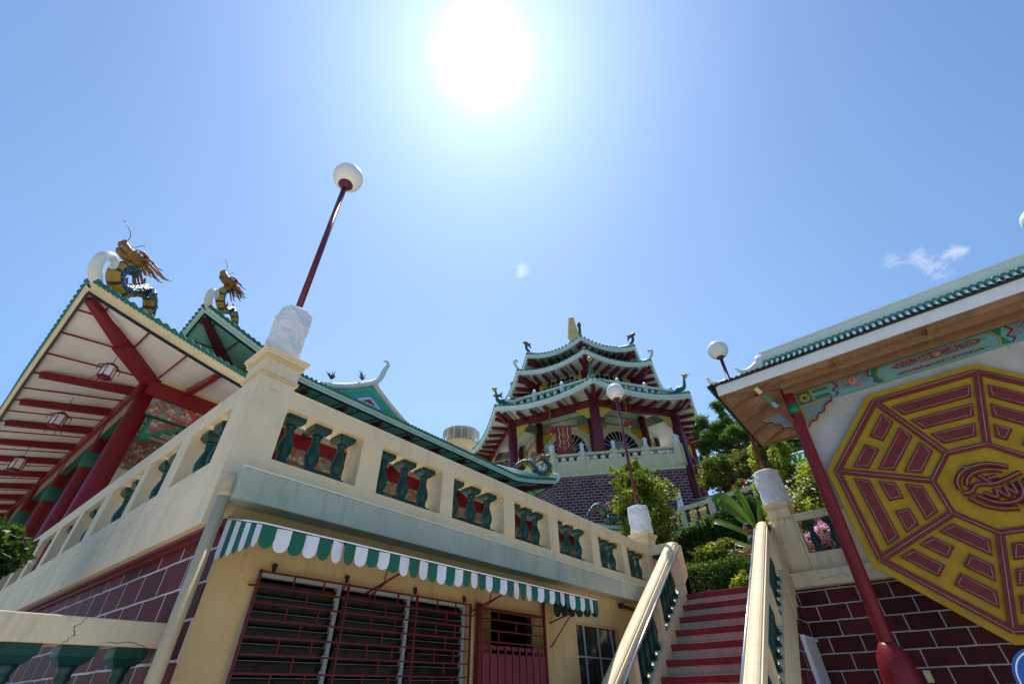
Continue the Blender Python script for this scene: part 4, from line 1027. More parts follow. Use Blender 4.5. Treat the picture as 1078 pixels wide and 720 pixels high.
for k,z,r,nm,kd in [(0,24.05,13.0,'phoenix figurine in yellow and green on the front corner of the lowest pagoda roof','phoenix'),(7,24.05,12.9,'colourful phoenix figurine on the left corner of the lowest pagoda roof','phoenix'),(1,24.05,12.9,'colourful phoenix figurine on the right corner of the lowest pagoda roof','phoenix'),
   (7,32.6,8.6,'small brown and teal dragon figure on the left corner of the top pagoda roof','d'),(1,32.6,8.6,'small brown and teal dragon figure on the right corner of the top pagoda roof','d'),(0,32.6,8.6,'small brown dragon figure on the front corner of the top pagoda roof beside the spire','d'),(6,29.6,10.3,'small dragon figure on the far left corner of the middle pagoda roof','d')]:
    p=octo(r)[{7:7,0:0,1:1,6:6}[k]]; figure(nm,(p[0],p[1],z),(CX-p[0],CY-p[1]),kd)
# red plaque between the front columns
T=thing('hanging_plaque','tall red plaque with gold writing and mint dragons hanging inside the pagoda porch','plaque',(30.95,18.9,18))
c0=Vector((31.35,18.25,0)); c1=Vector((30.62,19.48,0)); n_=Vector((-.857,-.515,0)); mid=(c0+c1)/2
m=MB(); m.extrude([c0+Vector((0,0,17.9)),c1+Vector((0,0,17.9)),c1+Vector((0,0,20.55)),c0+Vector((0,0,20.55))],n_*-.12); m.build('board','redplaque',T)
m=MB(); u=(c0-c1).normalized(); rnd=random.Random(2)
glyphs=[[((-.8,.8),(.8,.8)),((0,1),(0,-1)),((-.6,.2),(.6,.2)),((-.8,-.5),(.8,-.5)),((-.7,-1),(.7,-1))],[((-.8,.9),(.8,.9)),((-.8,.9),(-.8,-.2)),((.8,.9),(.8,-.2)),((-.8,.3),(.8,.3)),((-.5,-.3),(-.8,-1)),((.4,-.3),(.8,-1)),((0,.9),(0,-.6))],[((0,1),(0,.5)),((-.9,.5),(.9,.5)),((-.6,.1),(.6,.1)),((0,.1),(0,-.9)),((-.7,-.4),(.7,-.4)),((-.9,-.9),(.9,-.9))],[((-.4,1),(-.9,.2)),((.3,1),(.9,.2)),((-.6,0),(.6,0)),((.4,0),(.2,-.9)),((-.2,0),(-.7,-.9)),((.2,-.9),(-.1,-.75))]]
for i,gl in enumerate(glyphs):
    cc=mid+Vector((0,0,20.15-.6*i))+n_*.03
    for a,b in gl: m.beam(cc+u*a[0]*.17+Vector((0,0,a[1]*.22)),cc+u*b[0]*.17+Vector((0,0,b[1]*.22)),.05,.05,up=tuple(n_))
m.build('gold_writing','ceramicY',T)
for sg in(-1,1):
    m=MB(); pts=[mid+u*sg*(.36+.05*math.sin(i*1.6))+Vector((0,0,20.35-.19*i))+n_*.05 for i in range(11)]; m.tube(bez(pts,40),.032,6); m.build('carved_dragon','paleroof',T)
for lb,x,y,z in (('round red lantern left of the plaque in the pagoda porch',30.0,19.5,19.9),('round red lantern to the right of the front column in the pagoda porch',33.3,13.6,19.9)):
    T=thing('lantern',lb,'lantern',(x,y,z)); m=MB(); m.ball((x,y,z),.42,seg=16,rings=10,sq=(1,1,.8)); m.build('shade','redplaque',T); m=MB(); m.tube([(x,y,z+.3),(x,y,22.8)],.02,5); m.lathe((x,y,z-.5),[(.04,0),(.14,.12),(.16,.2)],10); m.build('tassel','ceramicY',T)
# round balcony tower far left of the pagoda
T=thing('lookout_tower','white round lookout balcony with maroon and white railing left of the pagoda','tower',(42,43,8))
m=MB(); m.lathe((42,43,8),[(1.8,0),(1.5,20.4),(1.8,21.2),(1.9,21.4)],24); m.build('shaft','cream',T)
m=MB(); m.lathe((42,43,29.6),[(1.9,-.5),(2.7,.3),(2.78,.5),(2.65,.52)],24); m.build('floor','cream',T)
m=MB(); m.lathe((42,43,31.9),[(2.62,0),(2.7,.02),(2.7,.14),(2.56,.16)],32)
for k in range(16):
    a=R(22.5*k); m.beam((42+2.64*math.cos(a),43+2.64*math.sin(a),30.2),(42+2.64*math.cos(a),43+2.64*math.sin(a),31.95),.28 if k%4==0 else .09,.09,up=(math.cos(a),math.sin(a),0))
m.build('railing','whiteclean',T)
m=MB(); m.lathe((42,43,30.2),[(2.5,0),(2.5,.1)],24); m.build('inner_floor','maroon',T)
# ================================================================= RIGHT PAVILION
PV=thing('pavilion','wooden soffited pavilion with white fascia and cyan painted beam carrying the octagonal sign','pavilion',(11.2,-2.5,0))
YE=1.70; YB=-9
m=MB()
m.box(9.52,12.84,YB,1.66,6.735,6.755); m.build('soffit','wood',PV)
m=MB(); m.box(9.47,9.51,YB,YE,6.71,6.935); m.build('fascia','whiteclean',PV,bevel=.004)
m=MB(); m.box(9.52,12.88,1.662,1.70,6.72,6.80); m.box(12.84,12.88,YB,1.66,6.70,6.80); m.build('edge_board','beamwood',PV)
m=MB()   # corrugated sheet roof, ridge along y with hipped end
RZ=7.55
def roofz(x,y): return 6.96+(RZ-6.96)*min(1,min((x-9.38)/1.8,(12.98-x)/1.8,(1.86-y)/1.8))
ny=430
for (xa,xb) in ((9.38,11.18),(11.18,12.98)):
    rows=[]
    for i in range(7):
        x=lerp(xa,xb,i/6); rows.append([(x,lerp(YB,1.86,k/ny),roofz(x,lerp(YB,1.86,k/ny))+.018*math.sin(k*1.45)) for k in range(ny+1)])
    m.grid(rows,0,True)
rows=[]
for k in range(120):
    x=lerp(9.38,12.98,k/119); rows.append([(x,1.87,6.96+.016*math.sin(k*1.1)),(x,1.72,6.995+.016*math.sin(k*1.1))])
m.grid(rows,0,True); m.build('sheet_roof','rooftile',PV,fix=False)
m=MB(); m.box(9.40,9.50,YB,1.84,6.938,6.955); m.box(9.5,12.9,1.72,1.80,6.83,6.93); m.build('gutter','black',PV)
# timbers under the eave
m=MB()
for x,w_,z in((9.86,.07,6.66),(10.14,.10,6.63)): m.box(x-w_/2,x+w_/2,YB,.55,z-.06,z+.07)
m.build('purlin','beamwood',PV,bevel=.005)
for y in(-.55,-2.05,-3.55,-5.05,-6.5):
    m=MB(); m.box(9.60,10.32,y-.035,y+.035,6.655,6.73); m.build('rafter','beamwood',PV)
for a,b in(((9.60,1.60),(10.22,.55)),((10.3,1.62),(9.70,.70)),((11.2,1.60),(10.62,.80)),((12.75,1.55),(11.3,.2)),((12.0,1.62),(11.2,.8))):
    m=MB(); m.beam((*a,6.70),(*b,6.70),.075,.06); m.build('rafter','beamwood',PV)
# poles
def pole(x0,y0,x1,y1,zb,zt,flare=True):
    m=MB(); n=20; pts=[];rr=[]
    for i in range(n+1):
        z=lerp(zb,zt,i/n); u=i/n; pts.append((lerp(x0,x1,u),lerp(y0,y1,u),z))
        rr.append(.108)
    m.tube(pts,rr,24)
    return m.build('pole','red',PV)
pole(10.2,.83,10.2,.49,0,6.72)
def at(z): return lerp(.83,.49,z/6.72)
m=MB(); m.tube([(10.2,at(z),z) for z in(0,.5,1.2,1.75,1.98,2.12,2.16)],[.27,.27,.26,.25,.215,.14,.109],24); m.build('pole_base','red',PV)
pole(10.2,-5.9,10.2,-5.9,0,6.72); pole(12.15,-2.6,12.15,-2.6,4.7,6.72); pole(12.15,-6.4,12.15,-6.4,4.7,6.72)
m=MB(); m.tube([(10.2,at(6.12),6.12),(10.2,at(6.33),6.33)],[.114,.113],24); m.build('pole_band','emerald',PV)
m=MB(); m.box(10.40,10.52,-8.8,.52,4.25,6.30); m.build('wall','plaster',PV)
# painted beam: enamel ground with raised painted motifs
bz0,bz1=6.30,6.62; bx0=10.33
m=MB(); m.box(bx0,10.52,-8.8,.42,bz0,bz1); BM=m.build('painted_beam','cyan',PV)
def plate(y0,y1,z0,z1,mat,nm,o=.004): 
    m=MB(); m.box(bx0-o,bx0-o+.003,min(y0,y1),max(y0,y1),z0,z1); return m.build(nm,mat,BM)
def beamline(pts,w_,mat,nm,o=.010):
    m=MB()
    for a,b in zip(pts[:-1],pts[1:]): m.beam((bx0-o,a[0],a[1]),(bx0-o,b[0],b[1]),w_,.006,up=(1,0,0))
    return m.build(nm,mat,BM)
def flower(y,z,r):
    m=MB()
    for k in range(10):
        a=R(36*k); m.ball((bx0-.012,y+r*.62*math.cos(a),z+r*.62*math.sin(a)),r*.36,seg=8,rings=4,sq=(.12,1,1))
    m.ball((bx0-.016,y,z),r*.5,seg=12,rings=4,sq=(.1,1,1)); m.ball((bx0-.022,y,z),r*.2,1,8,4,(.3,1,1)); m.build('painted_flower',['pink','horn'],BM)
def zig(y,d,mat='maroon'):
    h=bz1-bz0; beamline([(y+.06*d,bz0),(y-.02*d,bz0+h*.2),(y+.06*d,bz0+h*.42),(y-.06*d,bz0+h*.68),(y,bz1)],.022,mat,'painted_border')
plate(.40,.08,bz0,bz1,'ochre','painted_square'); plate(.37,.11,bz0+.03,bz1-.02,'emerald','painted_square',.009)
m=MB()
for k in range(14):
    a=R(360/14*k); m.ball((bx0-.014,.24+.07*math.cos(a),bz0+.16+.07*math.sin(a)),.03,seg=8,rings=4,sq=(.12,1,1))
m.ball((bx0-.02,.24,bz0+.16),.03,1,8,4,(.3,1,1)); m.build('painted_flower',['ochre','horn'],BM)
for zc in(bz0+.09,bz0+.23):
    beamline([(.06,zc),(-.22,zc)],.06,'emerald','painted_lettering')
    beamline([(.05,zc+.05),(-.20,zc+.05)],.012,'ochre','painted_border')
base=-.34
for seg_ in range(4):
    y=base-seg_*2.75
    plate(y,y-.62,bz0+.10,bz1,'paintedblue','painted_panel'); flower(y-.33,bz0+.205,.085); flower(y-.40,bz0+.045,.045)
    zig(y,1); zig(y-.66,-1)
    m=MB(); 
    yy=y-.68
    m.add([(bx0-.012,yy,bz0),(bx0-.012,yy-.10,bz0),(bx0-.012,yy-.04,bz0+.16),(bx0-.012,yy-.14,bz1),(bx0-.012,yy-.02,bz1),(bx0-.012,yy+.03,bz0+.16)],[[0,1,2,5],[5,2,3,4]],0); m.build('painted_wedge','emerald',BM)
    beamline([(yy-.14,bz0),(yy-.08,bz0+.16),(yy-.18,bz1)],.022,'ochre','painted_border'); beamline([(yy-.2,bz0+.11),(yy-1.86,bz0+.11)],.012,'ochre','painted_border')
    m=MB(); 
    for zc,hh in((bz0+.215,.075),(bz0+.05,.03)):
        pts=[(-.30,0),(-.42,hh*.8),(-1.0,hh),(-1.6,hh*.8),(-1.76,0),(-1.6,-hh*.8),(-1.0,-hh),(-.42,-hh*.8)]
        m.poly([(bx0-.008,yy+a,zc+b) for a,b in pts])
    m.build('painted_medallion','paintedmed',BM); flower(yy-1.03,bz0+.215,.05)
    yy2=yy-1.92; beamline([(yy2+.06,bz0),(yy2,bz0+.16),(yy2+.1,bz1)],.022,'ochre','painted_border')
    m=MB(); m.add([(bx0-.012,yy2+.05,bz0),(bx0-.012,yy2-.08,bz0),(bx0-.012,yy2-.02,bz0+.16),(bx0-.012,yy2-.10,bz1),(bx0-.012,yy2+.02,bz1),(bx0-.012,yy2-.03+.04,bz0+.16)],[[0,1,2,5],[5,2,3,4]],0); m.build('painted_wedge','emerald',BM)
# carved brackets each side of the pole top
for sg in(1,-1):
    pr=[(0,6.30),(.62,6.30) if sg<0 else (.55,6.22),(.58,6.21) if sg<0 else (.46,6.12),(.44,6.17) if sg<0 else (.36,6.13),(.38,6.04) if sg<0 else (.30,6.03),(.26,6.02) if sg<0 else (.22,6.03),(.20,5.92),(.08,5.90),(0,5.80)]
    y0=.40 if sg<0 else .64
    m=MB(); m.extrude([(10.27,y0+sg*a,z) for a,z in pr],(.05,0,0)); br_=m.build('bracket','ochre',PV)
    m=MB(); cen=(.22,6.12); m.extrude([(10.262,y0+sg*(cen[0]+(a-cen[0])*.82),cen[1]+(z-cen[1])*.8) for a,z in pr],(.012,0,0)); m.build('bracket_painting','paintedblue',br_)
    m=MB(); P_=[(10.258,y0+sg*a,z) for a,z in pr[1:]]
    for a,b in zip(P_[:-1],P_[1:]): m.beam(a,b,.02,.03,up=(1,0,0))
    m.build('bracket_edge','red',br_)
m=MB(); m.beam((9.62,.98,6.68),(10.12,.60,5.95),.07,.05,up=(1,0,0)); 
o=m.build('stay','red',PV)
for i,(a,b,mt_) in enumerate([(0,.16,'trim'),(.2,.42,'emerald'),(.44,.58,'cyan')]):
    p=Vector((9.62,.98,6.68)); q=Vector((10.12,.60,5.95)); m=MB(); m.beam(p.lerp(q,a),p.lerp(q,b),.08,.06,up=(1,0,0)); m.build('stay_band',mt_,o)
# parapet of glazed tiles above the eave
m=MB(); m.box(9.78,9.90,-4.35,.62,7.20,7.50); PP=m.build('parapet','paleroof',PV)
m=MB(); m.box(9.75,9.93,-4.35,.64,7.502,7.53); m.build('parapet_cap','whiteclean',PP)
m=MB(); y=.58
while y>-4.3:
    m.tube([(9.66,y,7.19),(9.78,y,7.26)],.062,8,mi=0); m.tube([(9.60,y,7.02),(9.67,y,7.19)],.032,8,mi=1); m.tube([(9.60,y-.055,7.0),(9.69,y-.055,7.2)],.018,6,mi=0); y-=.11
m.build('glazed_tiles',['roofgreen','whiteclean'],PP)
m=MB(); m.box(9.70,9.92,-4.35,.62,6.98,7.0); m.build('parapet_foot','teal',PP)
m=MB(); m.lathe((9.8,.70,6.98),[(.09,0),(.09,.42),(.06,.50)],12); m.build('end_post','whiteclean',PP)
def horn(pts,r): 
    P=bez(pts,20); n=len(P); m=MB(); m.tube(P,[r*(1-.75*(i/(n-1))**1.5) for i in range(n)],10); m.build('roof_horn','white',PV)
horn([(9.8,.75,7.30),(9.8,.95,7.22),(9.8,1.12,7.27),(9.8,1.22,7.42)],.085)
horn([(9.55,1.45,7.0),(9.5,1.62,6.99),(9.45,1.76,7.08),(9.45,1.80,7.24)],.08)
horn([(9.8,-4.25,7.52),(9.8,-4.42,7.64),(9.8,-4.25,7.72),(9.8,-4.13,7.64)],.09)
# ================================================================= OCTAGON SIGN
SG=thing('trigram_sign','large yellow octagonal board with dull red trigram bars and an emblem in the middle','sign',(10.3,-1.58,4.07))
OX,OY,OZ=10.28,-1.58,4.07
def P8(u,v,o=0.): return Vector((OX-o,OY-u,OZ+v))     # u to the right as seen from the court
def oct8(r): return [(r*math.cos(R(22.5+45*k)),r*math.sin(R(22.5+45*k))) for k in range(8)]
m=MB(); m.extrude([P8(*p) for p in oct8(2.2)],(.09,0,0)); m.build('board','signyellow',SG,bevel=.008)
def band(m,a,b,w_,o0,o1,mi=0):
    m.beam(P8(*a,(o0+o1)/2),P8(*b,(o0+o1)/2),w_,o1-o0,up=(1,0,0),mi=mi)
m=MB(); ln=MB()
for r in(2.02,.70):
    q=oct8(r)
    for k in range(8): band(m,q[k],q[(k+1)%8],.105 if r>1 else .085,.002+.003*(k%2),.034+.003*(k%2))
    for rr in((r+.012,) if r<1 else (r+.018,)):
        q=oct8(rr)
        for k in range(8): ln.tube([P8(*q[k],.043),P8(*q[(k+1)%8],.043)],.0075,6)
m.build('border','signred',SG)
m=MB()
for k in range(8):
    a=oct8(.73)[k]; b=oct8(1.99)[k]; band(m,a,b,.105,.004,.041); ln.tube([P8(*a,.048),P8(*b,.048)],.0075,6)
m.build('spoke','signred',SG); ln.build('neon_tube','neon',SG)
tri_=[((1,1,1),90),((0,1,1),135),((1,0,1),180),((0,0,1),225),((0,0,0),270),((1,1,0),45),((0,1,0),0),((1,0,0),315)]
tn=math.tan(R(22.5))
for bits,th in tri_:
    rad=Vector((math.cos(R(th)),math.sin(R(th)))); tan_=Vector((-rad.y,rad.x))
    for bit,d in zip(bits,(1.575,1.245,.915)):
        hw=.108; e0=(d-hw)*tn-.115; e1=(d+hw)*tn-.115
        pieces=[(-1,1)] if bit else [(-1,0),(0,1)]
        for pa,pb in pieces:
            gp=.085
            l0=-e0 if pa<0 else gp; l1=-e1 if pa<0 else gp; r0=e0 if pb>0 else -gp; r1=e1 if pb>0 else -gp
            pts=[(d-hw,l0),(d-hw,r0),(d+hw,r1),(d+hw,l1)]
            f=lambda a,b: (rad.x*a+tan_.x*b,rad.y*a+tan_.y*b)
            m=MB(); m.extrude([P8(*f(*p),.001) for p in pts],(-.04,0,0)); b_=m.build('trigram_bar','signred',SG,bevel=.004)
            c=(sum(p[0] for p in pts)/4,sum(p[1] for p in pts)/4); ii=.030
            ins=[]
            for p in pts:
                da=ii if p[0]<c[0] else -ii; db=(ii if p[1]<c[1] else -ii)*1.2; ins.append((p[0]+da,p[1]+db))
            m=MB(); Q=[P8(*f(*p),.048) for p in ins]
            for i in range(4): m.tube([Q[i],Q[(i+1)%4]],.006,5)
            m.build('neon_tube','neon',b_)
m=MB(); ln=MB()
def stroke(pts,r=.040):
    P=bez([P8(a*.40,b*.38,.03) for a,b in pts],26); m.tube(P,r,8)
    ln.tube([p+Vector((-.040,0,0)) for p in P],.006,5)
import math as _m
stroke([(-.98,.12),(-.92,.45),(-.62,.78),(-.15,.93),(.35,.88),(.78,.62)]); stroke([(-.72,.22),(-.55,.50),(-.2,.68),(.25,.66),(.55,.52)])
stroke([(-.98,-.06),(-.7,-.04),(-.5,.14),(-.30,.18),(.1,.10),(.6,.22),(1.0,.34)]); stroke([(-.22,.55),(0,.14)]); stroke([(-.5,.98),(-.35,.90)]); stroke([(-.02,.33),(.3,.36)])
stroke([(-.88,-.26),(-.6,-.62),(-.2,-.86),(.28,-.95)]); stroke([(-.62,-.22),(-.3,-.55),(.1,-.70),(.5,-.62),(.72,-.30),(.76,.02)]); stroke([(-.38,-.18),(-.1,-.42),(.02,-.12)]); stroke([(.02,-.12),(.22,-.48),(.30,-.10)]); stroke([(.30,-.10),(.5,-.40),(.54,.0)])
stroke([(.45,-.86),(.8,-.66),(1.0,-.25),(1.0,.1)])
m.build('emblem','signred',SG); ln.build('emblem_neon','neon',SG)
# ================================================================= BLUE SIGN
T=thing('blue_sign','small round cornered blue sign with white rings at the lower right corner','sign',(7.0,-.75,0))
m=MB()
def rr(cy,cz,w_,h,r,x):
    pts=[]
    for q,(sy,sz) in enumerate(((1,1),(-1,1),(-1,-1),(1,-1))):
        for k in range(9):
            a=R(90*q+90*k/8); pts.append((x,cy+sy*(w_-r)+r*math.cos(a),cz+sz*(h-r)+r*math.sin(a)))
    return pts
m.extrude(rr(-.80,1.55,.44,.33,.26,7.0),(.02,0,0)); m.build('board','blue',T)
m=MB(); P_=rr(-.80,1.55,.415,.305,.24,6.995); 
for a,b in zip(P_,P_[1:]+P_[:1]): m.beam(a,b,.012,.004,up=(1,0,0))
for r_ in(.14,.20):
    for k in range(28):
        a=R(60+k*9); b=R(60+k*9+9); c=(6.994,-.66,1.58); m.beam((c[0],c[1]+r_*math.cos(a),c[2]+r_*math.sin(a)),(c[0],c[1]+r_*math.cos(b),c[2]+r_*math.sin(b)),.016,.004,up=(1,0,0))
m.build('white_rings','whiteclean',T)
m=MB(); m.box(6.98,7.02,-1.2,-.62,1.0,1.215); m.build('lower_plate','whiteclean',T)
m=MB(); m.tube([(7.04,-.85,0),(7.04,-.85,1.7)],.025,10); m.build('post','whitemetal',T)
# ================================================================= FAR HOUSE
T=thing('house','house with green tiled roof and white wall behind the bushes, seen past the red pole','house',(44,1,12))
m=MB(); m.box(41.5,50,-6,5.3,11,14.9); m.build('wall','whiteclean',T)
m=MB(); m.box(41.45,41.5,-5.5,5.2,13.9,14.3); m.box(41.44,41.5,1.5,3.2,12.6,13.9); m.build('window','maroon',T)
m=MB(); rows=[]
for i in range(8):
    u=i/7; rows.append([(40.4+4.5*u,lerp(-7,6.3,k/4),15.1+2.3*u+.25*u*u) for k in range(5)])
m.grid(rows,0)
y=-7
while y<6.3: m.tube([(40.3+4.5*u/6,y,15.2+2.3*u/6+.25*(u/6)**2) for u in range(7)],.13,8); y+=.42
m.build('roof','roofteal',T,fix=False)
m=MB(); m.tube([(44.9,-7,17.9),(44.9,6.3,17.9)],.25,8); m.tube([(40.3,6.35,15.2),(44.9,6.35,17.9)],.2,8); m.build('roof_ridge','whiteclean',T)
# ================================================================= UPPER GARDEN BALUSTRADE
SB_=meshdata('baluster',baluster_mb(.65),'teal')
T=thing('garden_balustrade','cream balustrade with green balusters on the slope below the pagoda','balustrade',(25.6,8.5,8))
def run(a,b,h0,h1):
    a=Vector(a);b=Vector(b); up=Vector((0,0,1))
    m=MB(); m.beam(a+up*1.06,b+up*1.06,.3,.22); m.build('rail','cream',T); m=MB(); m.beam(a+up*.1,b+up*.1,.3,.35); m.build('base','cream',T)
    L=(b-a).length; n=int(L/.42)
    for i in range(n):
        p=a.lerp(b,(i+.5)/n); place(SB_,'baluster',T,(p.x,p.y,p.z+.28),scale=(1.05,1.05,1.06))
pA=(25.65,8.45,8.52); pB=(26.05,6.9,8.75); pC=(26.6,4.6,9.1); pD=(24.4,10.6,6.9)
run(pD,pA,0,0); run(pA,pB,0,0); run(pB,pC,0,0); run(pC,(28,1.5,9.8),0,0)
for p in(pA,pB,pC):
    m=MB(); m.box(p[0]-.17,p[0]+.17,p[1]-.17,p[1]+.17,p[2]-.6,p[2]+1.2); m.build('post','cream',T,bevel=.01)
m=MB(); m.lathe((pA[0],pA[1],pA[2]+1.2),[(.16,0),(.14,.05),(.14,.75),(.17,.8)],14); m.build('post_cap','whiteclean',T)
# ================================================================= VEGETATION
def leaves(m,n,pfun,size,seed,mi=0,elong=1.8,jit=.35,droop=0):
    rn=random.Random(seed)
    for _ in range(n):
        c,nr=pfun(rn); s=size*rn.uniform(.6,1.35)
        d=Vector((rn.gauss(0,1),rn.gauss(0,1),rn.gauss(0,1)-droop)).normalized(); 
        nn=(nr*jit+Vector((rn.gauss(0,1),rn.gauss(0,1),rn.gauss(0,1))).normalized()*(1-jit)); d=(d-nn*d.dot(nn)/max(1e-6,nn.length_squared)).normalized(); w=nn.cross(d).normalized()*s*.5; l=d*s*elong*.5
        k=len(m.v); m.v+=[c-l,c+w*.8-l*.1,c+l,c-w*.8-l*.1]; m.f.append([k,k+1,k+2,k+3]); m.m.append(mi); m.sm.append(False)
def blob(c,r,seed,clump=.35,fill=.55,freq=1.6):
    c=Vector(c)
    def f(rn):
        while True:
            d=Vector((rn.gauss(0,1),rn.gauss(0,1),rn.gauss(0,1))).normalized()
            q=1+clump*noise.noise(d*freq+Vector((seed*3.1,0,0)))*2
            u=rn.uniform(fill,1)**.6*q
            p=Vector((d.x*r[0]*u,d.y*r[1]*u,d.z*r[2]*u))
            if noise.noise((c+p)*2.1/max(.5,min(r)))>-.33: return c+p,d
    return f
def boxsurf(x0,x1,y0,y1,z0,z1,b=.12,topslope=0):
    def f(rn):
        a=rn.random(); x=rn.uniform(x0,x1);y=rn.uniform(y0,y1);z=rn.uniform(z0,z1)
        if a<.45: x=x0; nr=Vector((-1,0,0))
        elif a<.8: z=z1; nr=Vector((0,0,1))
        elif a<.9: y=y0; nr=Vector((0,-1,0))
        else: y=y1; nr=Vector((0,1,0))
        p=Vector((x,y,z)); w=noise.noise(p*1.4)*.5+noise.noise(p*4)*.25
        return p+nr*(w*b*2)+Vector((rn.gauss(0,b*.4),rn.gauss(0,b*.4),rn.gauss(0,b*.4)+topslope*(y-y0))),nr
    return f
def hedge(label,x0,x1,y0,y1,z0,z1,n,size,seed,slope=0,mats=('leafdark','leafmid')):
    T=thing('hedge',label,'hedge',((x0+x1)/2,(y0+y1)/2,z0))
    m=MB(); rows=[]
    f=lambda y: slope*(y-y0)
    m.add([(x0+.1,y0+.1,z0-.8),(x1-.1,y0+.1,z0-.8),(x1-.1,y1-.1,z0-.8),(x0+.1,y1-.1,z0-.8),(x0+.1,y0+.1,z1-.12),(x1-.1,y0+.1,z1-.12),(x1-.1,y1-.1,z1-.12+f(y1)),(x0+.1,y1-.1,z1-.12+f(y1))],[[3,2,1,0],[4,5,6,7],[0,1,5,4],[1,2,6,5],[2,3,7,6],[3,0,4,7]]); m.build('shade_core','hedgecore',T)  # near-black inner box, coloured as the shade between the leaves
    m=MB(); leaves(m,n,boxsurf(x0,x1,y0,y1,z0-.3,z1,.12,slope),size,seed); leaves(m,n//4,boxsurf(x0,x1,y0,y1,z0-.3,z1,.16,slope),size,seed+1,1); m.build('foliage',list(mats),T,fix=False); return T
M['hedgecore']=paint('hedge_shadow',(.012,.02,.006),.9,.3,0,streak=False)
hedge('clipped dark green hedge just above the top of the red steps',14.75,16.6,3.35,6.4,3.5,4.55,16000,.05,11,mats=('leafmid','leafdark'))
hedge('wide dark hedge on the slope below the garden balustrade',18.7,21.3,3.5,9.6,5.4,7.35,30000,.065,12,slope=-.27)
def shrub(label,c,r,n,size,seed,mats=('leaf','leafmid'),flowers=None,nf=0,kind='shrub',cat='shrub',fs=.07,trunk=True,clump=.35):
    T=thing(kind,label,cat,(c[0],c[1],c[2]-r[2]))
    m=MB(); leaves(m,n,blob(c,r,seed,clump),size,seed); leaves(m,n//3,blob(c,[q*.9 for q in r],seed,clump,.3),size,seed+5,1); m.build('foliage',list(mats),T,fix=False)
    if trunk:
        m=MB(); b=Vector((c[0],c[1],c[2]-r[2]-.3)); rn=random.Random(seed)
        for i in range(5):
            e=Vector((c[0]+rn.uniform(-.5,.5)*r[0],c[1]+rn.uniform(-.5,.5)*r[1],c[2]+rn.uniform(-.2,.5)*r[2])); m.tube(bez([b,b.lerp(e,.5)+Vector((rn.uniform(-.1,.1)*r[0],rn.uniform(-.1,.1),0)),e],8),[.05*max(r)]*3+[.03*max(r)]*30 if 0 else .04*max(r),6)
        m.build('trunk','bark',T)
    if flowers:
        m=MB(); leaves(m,nf,blob(c,[q*1.03 for q in r],seed+9,clump,.75),fs,seed+7,0,1.1); leaves(m,nf//2,blob(c,[q*1.03 for q in r],seed+9,clump,.75),fs,seed+8,1,1.1); m.build('flowers',list(flowers),T,fix=False)
    return T
# climbing shrub behind the second lamp: a tall column
T=thing('column_shrub','tall leafy column of climbing shrub behind the second globe lamp','shrub',(16.6,7.0,3.4))
m=MB(); m2=random.Random(4)
for i,(zc,rx,ox) in enumerate([(4.6,.62,.0),(5.4,.72,.05),(6.2,.85,0),(7.0,.98,-.08),(7.7,.95,-.05),(8.25,.55,0)]):
    leaves(m,3800,blob((16.6+ox*.4,7.05+ox,zc),(rx,rx,.75),20+i,.5),.085,30+i); leaves(m,900,blob((16.6,7.05,zc),(rx*.8,rx*.8,.7),40+i,.4,.2),.11,50+i,1)
for i in range(34):   # loose shoots
    a=m2.uniform(0,6.28); z=m2.uniform(4.2,8.8); r0=.75; p=Vector((16.6+math.cos(a)*r0,7.05+math.sin(a)*r0,z)); d=Vector((math.cos(a),math.sin(a),m2.uniform(-.2,.8)))*m2.uniform(.2,.55)
    leaves(m,16,lambda rn,p=p,d=d:(p+d*rn.random()+Vector((rn.gauss(0,.03),rn.gauss(0,.03),rn.gauss(0,.03))),d.normalized()),.10,60+i)
m.build('foliage',['leaf','leafmid'],T,fix=False)
m=MB(); m.tube([(16.6,7.05,3.4),(16.6,7.0,6),(16.6,7.05,8.4)],[.10,.08,.03],8); m.build('trunk','bark',T)
# bushy shrub left of right lamp base
T=thing('column_shrub','bright yellow-green upright shrub behind the right lamp base','shrub',(16.2,2.15,3.6))
m=MB()
for i,(zc,rx) in enumerate([(4.4,.7),(5.4,.7),(6.3,.68),(7.1,.62),(7.7,.42)]):
    leaves(m,4600,blob((16.2,2.1-.03*i,zc),(rx,rx,.8),70+i,.45),.082,80+i); leaves(m,900,blob((16.2,2.1,zc),(rx*.85,rx*.85,.7),90+i,.4,.2),.12,95+i,1)
m.build('foliage',['leafyellow','leafmid'],T,fix=False)
m=MB(); m.tube([(16.2,2.1,3.4),(16.2,2.1,7)],[.12,.05],8); m.build('trunk','bark',T)
shrub('rounded cream-tipped variegated bush behind the right balustrade',(15.0,.75,5.15),(.95,1.25,1.25),18000,.072,103,('leafyellow','leaf'),('petalwhite','leafyellow'),1500,fs=.07)
shrub('variegated bush farther right behind the octagonal sign',(15.2,-1.6,5.0),(1.0,1.3,1.2),6000,.11,107,('leafyellow','leaf'))
shrub('pink and white flowering plant in the first gap of the right balustrade',(12.85,1.18,4.12),(.32,.42,.42),700,.075,110,('leafmid','leaf'),('petalpink','petalwhite'),1700,'flowering_plant','flowers',.075)
shrub('pink and white flowering plant right of the red pole behind the balustrade',(12.9,.15,4.15),(.32,.55,.42),700,.075,113,('leafmid','leaf'),('petalpink','petalwhite'),2000,'flowering_plant','flowers',.075)
T=thing('flower_pot','small terracotta pot between the balusters at the right pillar','pot',(12.5,1.42,3.75)); m=MB(); m.lathe((12.5,1.40,3.55),[(.10,0),(.14,.35),(.16,.36),(.16,.44),(.14,.45)],16); m.build('pot','terracotta',T)
shrub('low light green shrub with pink buds left of the person',(16.9,4.75,5.15),(.4,.95,.42),1500,.10,120,('leaf','leafmid'),('petalpink','petalred'),150,fs=.045)
